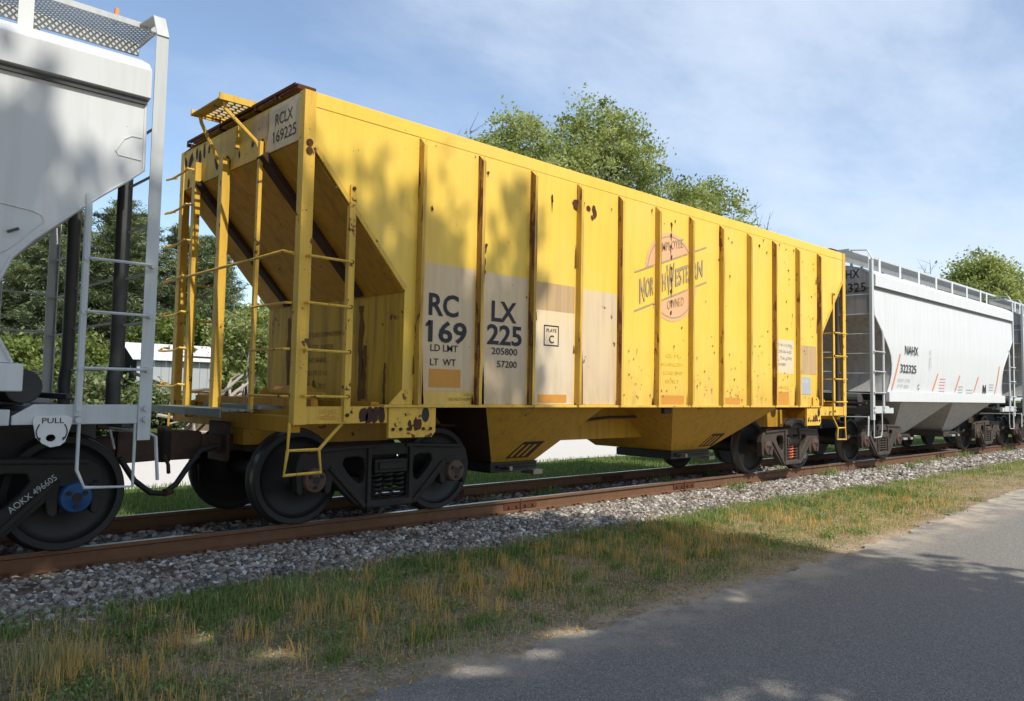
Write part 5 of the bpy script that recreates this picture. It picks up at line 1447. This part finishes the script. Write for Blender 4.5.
# ------------------------------------------------------------------ verge grass
def blades(n, rs, x, y, h, w, tint, lean=0.35, name='grass', label=None, zf=None):
    z = (ground_z(x, y) if zf is None else zf(x, y)) - 0.01
    a = rs.rand(n) * 6.283
    hx, hy = np.cos(a), np.sin(a)
    l = rs.rand(n) * lean * h
    b = rs.rand(n) * 6.283
    p0 = np.stack([x - hx * w, y - hy * w, z], 1); p1 = np.stack([x + hx * w, y + hy * w, z], 1)
    mx, my = x + np.cos(b) * l * .35, y + np.sin(b) * l * .35
    p2 = np.stack([mx + hx * w * .8, my + hy * w * .8, z + h * .58], 1); p3 = np.stack([mx - hx * w * .8, my - hy * w * .8, z + h * .58], 1)
    tx, ty = x + np.cos(b) * l, y + np.sin(b) * l
    q2 = np.stack([tx + hx * w * .25, ty + hy * w * .25, z + h], 1); q3 = np.stack([tx - hx * w * .25, ty - hy * w * .25, z + h], 1)
    V = np.stack([p0, p1, p2, p3, p3, p2, q2, q3], 1).reshape(-1, 3)
    return V, np.repeat(tint, 2)

def build_grass():
    rs = np.random.RandomState(33)
    VV, TT = [], []
    def sow(n, x0, x1, y0, y1, fn, pw=1.35):
        x = x0 + (x1 - x0) * rs.rand(n) ** pw
        y = rs.uniform(y0, y1, n)
        h, w, t, keep = fn(x, y, n)
        x, y, h, w, t = [np.asarray(q)[keep] for q in (x, y, h, w, t)]
        V, T = blades(len(x), rs, x, y, h, w, t)
        VV.append(V); TT.append(T)
    def edge_lo(x): return -4.50 + np.clip((x - 9) * 0.075, 0, .6)
    # green blades everywhere, thick next to the ballast, patchy towards the road
    def green(x, y, n):
        c = .45 * vnoise(x, y, 1.8, 51) + .55 * vnoise(x, y, 8, 57); band = np.exp(-((y + 2.25) / .55) ** 2)
        p = (0.10 + 0.55 * band) * np.clip((c - .36) * 5, .08, 1) + 3.0 * np.clip(c - .56, 0, 1) 
        p = p * np.clip((y - edge_lo(x) - .12) / .5, 0, 1) * np.clip((-1.72 + .3 * (vnoise(x, y * 0, 1.1, 21) - .5) - y) / .2, 0.03, 1)
        h = rs.uniform(.02, .10, n) * (0.55 + .5 * band + .9 * np.clip(c - .5, 0, 1)); w = rs.uniform(.0022, .0052, n)
        return h, w, np.clip(.22 + .17 * rs.randn(n) + .3 * (vnoise(x, y, 1.4, 52) - .5), 0, .62), rs.rand(n) < p
    sow(240000, 0.2, 15, -4.5, -1.45, green, 1.2)
    sow(75000, 15, 40, -4.4, -1.3, green, 1.1)
    # russet seed stalks
    def russet(x, y, n):
        yc = -2.95 - .12 * (x - 5) * .1
        band = np.exp(-((y - yc) / .62) ** 2)
        c = vnoise(x, y, 1.3, 53)
        c = .35 * c + .65 * vnoise(x, y, 7.5, 58)
        p = band ** .6 * np.clip(.03 + 7.0 * (c - .54), 0, 1) * np.where(x > 8.5, .5, .8)
        return rs.uniform(.09, .19, n), rs.uniform(.0018, .0034, n), np.clip(.87 + .07 * rs.randn(n), .6, 1), rs.rand(n) < p
    sow(52000, 0.2, 14, -4.2, -1.8, russet, 1.15)
    sow(16000, 14, 36, -3.9, -1.8, russet, 1.1)
    # straw and dead thatch
    def straw(x, y, n):
        c = vnoise(x, y, 1.9, 54)
        p = np.clip(.25 + 1.1 * (c - .4), 0.05, 1) * np.clip((y - edge_lo(x) - .03) / .3, 0, 1) * np.where(x > 9, 1.0, .75)
        return rs.uniform(.02, .075, n), rs.uniform(.0014, .003, n), np.clip(.66 + .08 * rs.randn(n), .5, .85), rs.rand(n) < p
    sow(170000, 0.2, 15, -4.5, -1.7, straw, 1.2)
    sow(50000, 15, 40, -4.3, -1.6, straw, 1.1)
    # pale tuft in the near left corner
    def pale(x, y, n): return rs.uniform(.05, .16, n), rs.uniform(.0016, .003, n), np.clip(.58 + .1 * rs.randn(n), .4, .7), np.hypot((x - 1.35) / .3, (y + 2.95) / .32) < rs.uniform(.3, 1, n)
    sow(4200, 1.0, 1.8, -3.4, -2.5, pale, 1)
    # tufts of broad green blades
    tu = [(rs.uniform(1.6, 16), rs.uniform(-4.25, -2.2)) for _ in range(70)]
    tu += [(3.35, -3.95), (3.9, -3.9), (5.6, -3.45), (5.2, -3.9), (7.4, -3.7), (7.6, -3.3), (2.7, -3.9), (9.6, -3.9), (10.8, -3.2)] * 2
    for tx, ty in tu:
        n = rs.randint(25, 90); r = rs.uniform(.03, .10)
        x, y = tx + rs.randn(n) * r, ty + rs.randn(n) * r * .8
        V, T = blades(n, rs, x, y, rs.uniform(.03, .13, n), rs.uniform(.0025, .0055, n), np.clip(.2 + .1 * rs.randn(n), 0, .45), 1.1)
        VV.append(V); TT.append(T)
    # fallen litter and low broad leaves
    def flat_leaves(n, x0, x1, fn, up):
        x = x0 + (x1 - x0) * rs.rand(n) ** 1.25; y = rs.uniform(-5.6, -1.6, n)
        sz, z, t, keep = fn(x, y, n)
        x, y, sz, z, t = x[keep], y[keep], sz[keep], z[keep], t[keep]
        P = np.stack([x, y, np.maximum(ground_z(x, y), np.where(y < edge_lo(x), -0.284, -9)) + z], 1)
        VV.append(leaf_quads(P, sz, rs, up, 0.42)); TT.append(t)
    def leaf_quads(P, size, rs, up, aspect):
        n = len(P); nrm = rs.randn(n, 3); nrm[:, 2] = np.abs(nrm[:, 2]) + up
        nrm /= np.linalg.norm(nrm, axis=1)[:, None]
        u = np.cross(nrm, rs.randn(n, 3)); u /= np.linalg.norm(u, axis=1)[:, None] + 1e-9
        v = np.cross(nrm, u); s_ = size[:, None]
        return np.stack([P - u * s_, P - v * s_ * aspect, P + u * s_, P + v * s_ * aspect], 1).reshape(-1, 3)
    def litter(x, y, n):
        p = np.where(y < edge_lo(x) - .22, .012, 1) * np.where(y < edge_lo(x) + .02, np.clip(.28 + (y - edge_lo(x)) * 1.3, .1, 1) * vnoise(x, y, 3, 61), .25 + .75 * vnoise(x, y, 2.3, 60))
        return rs.uniform(.005, .017, n), rs.uniform(.002, .012, n), np.clip(.78 + .15 * rs.randn(n), .52, 1), rs.rand(n) < p
    flat_leaves(95000, 0.2, 16, litter, 1.2); flat_leaves(30000, 16, 36, litter, 1.0)
    def clover(x, y, n):
        c = .5 * vnoise(x, y, 2.6, 63) + .5 * vnoise(x, y, 7, 64)
        p = np.clip((c - .50) * 5, 0, 1) * np.clip((y - edge_lo(x) - .1) / .25, 0, 1) + .9 * np.exp(-((y + 2.15) / .4) ** 2) * np.clip((c - .38) * 5, 0, 1) * (y < -1.75)
        return rs.uniform(.007, .022, n), rs.uniform(.005, .07, n) * np.clip((c - .35) * 3, .3, 1), np.clip(.22 + .14 * rs.randn(n), 0, .55), rs.rand(n) < p
    flat_leaves(120000, 0.2, 16, clover, 0.6); flat_leaves(40000, 16, 36, clover, 0.6)
    o = np_mesh('verge_grass', np.concatenate(VV), 4, M['grass'], np.concatenate(TT))
    tag(o, 'green and russet grass stalks on the strip between road and ballast', kind='stuff')
    # grass on the far side of the track and weeds among the rails
    VV, TT = [], []
    n = 42000
    x = 1.5 + 34 * rs.rand(n) ** 1.3; y = rs.uniform(1.7, 6.4, n)
    V, T = blades(n, rs, x, y, rs.uniform(.03, .12, n), rs.uniform(.004, .009, n), np.clip(.22 + .13 * rs.randn(n), 0, .6)); VV.append(V); TT.append(T)
    for tx, ty in [(15.9, -1.05), (16.3, -.95), (18.5, -1.15), (19.6, -1.3), (24.4, -.95), (25.0, -.9), (29, -.9), (12.3, -1.1), (13.6, .2), (15.0, .3), (16.1, 0), (12.0, 0.2), (9.0, 0.2), (7.6, .1), (21, -1.1), (22.5, -1)]:
        k = rs.randint(30, 130); x, y = tx + rs.randn(k) * rs.uniform(.05, .2), ty + rs.randn(k) * .09
        V, T = blades(k, rs, x, y, rs.uniform(.05, .2, k), rs.uniform(.004, .009, k), np.clip(.22 + .1 * rs.randn(k), 0, .5), .8, zf=lambda a, b: np.full(len(a), -.2)); VV.append(V); TT.append(T)
    o = np_mesh('trackside_grass', np.concatenate(VV), 4, M['grass'], np.concatenate(TT))
    tag(o, 'green grass and weeds on the far side of the track', kind='stuff')
build_grass()

# ------------------------------------------------------------------ shed, brush pile and wire
def build_shed():
    gx, gy = 10.3, 23.0
    z0 = float(ground_z(gx, gy))
    r = tag(empty('shed', (gx, gy, z0)), 'small grey shed with white ribbed metal roof under the pines', 'shed')
    w_, d_, h_ = 3.0, 2.2, 1.55
    for k in range(10):
        a = k * w_ / 10
        obj('wall_board', MB().box(a + .006, a + w_ / 10 - .006, 0, .03, 0, h_), M['shedwall'], r)
    obj('side_wall', MB().add([(0, .03, 0), (0, d_, 0), (0, d_, h_ + .1), (0, d_ / 2, h_ + .62), (0, .03, h_ + .05)], [(0, 1, 2, 3, 4)]).add([(w_, .03, 0), (w_, d_, 0), (w_, d_, h_ + .1), (w_, d_ / 2, h_ + .62), (w_, .03, h_ + .05)], [(0, 1, 2, 3, 4)]), M['darkin'], r, fix=False)
    obj('back_wall', MB().box(0.01, w_ - .01, d_ - .03, d_, 0, h_), M['shedwall'], r)
    for k in range(8):
        a = -.22 + k * (w_ + .44) / 8; b = a + (w_ + .44) / 8 - .012
        obj('roof_sheet', MB().slab([(a, -.22, h_ + .02), (b, -.22, h_ + .02), (b, d_ / 2, h_ + .70), (a, d_ / 2, h_ + .70)], .02), M['shedroof'], r)
        obj('roof_sheet', MB().slab([(a, d_ / 2 + .002, h_ + .70), (b, d_ / 2 + .002, h_ + .70), (b, d_ + .2, h_ + .02), (a, d_ + .2, h_ + .02)], .02), M['shedroof'], r)
    t = tag(empty('tilted_board', (9.7, 21.6, float(ground_z(9.7, 21.6)))), 'dark board leaning in front of the shed left corner', 'board')
    obj('panel', MB().bar((0, 0, 1.15), (1.25, -.2, .62), .5, .08), M['darkin'], t)
    # brush pile of cut logs and branches
    rs = random.Random(6)
    px_, py_ = 9.75, 13.9
    z0 = float(ground_z(px_, py_))
    p = tag(empty('brush_pile', (px_, py_, z0)), 'heap of pale cut branches and logs beyond the coupler', 'brush pile')
    for k in range(46):
        a = rs.uniform(-.5, .5) + (0 if rs.random() < .6 else 1.2); ln = rs.uniform(.5, 1.5); x = rs.uniform(-1.2, 1.1); hh = rs.uniform(.3, 2.1) * max(.25, 1 - abs(x + .0) / 1.7)
        y = rs.uniform(-.5, .5); rr = rs.uniform(.02, .065)
        dx, dz = math.cos(a) * ln / 2, math.sin(a) * ln / 2 * .6
        obj('log', MB().tube([(x - dx, y, max(.03, hh - dz)), (x, y + rs.uniform(-.1, .1), hh + rs.uniform(0, .06)), (x + dx, y + rs.uniform(-.3, .3), hh + dz)], [rr, rr * .9, rr * .6], 7), M['pale_bark'] if rs.random() < .75 else M['bark'], p, smooth=True)
    h = MB(); h.add([(-1.3, -.6, -.05), (1.3, -.6, -.05), (1.3, .6, -.05), (-1.3, .6, -.05), (-.4, 0, 1.3), (.5, 0, 1.45)], [(0, 1, 5, 4), (1, 2, 5), (2, 3, 4, 5), (3, 0, 4)])
    obj('brush_core', h, M['tie'], p)
build_shed()
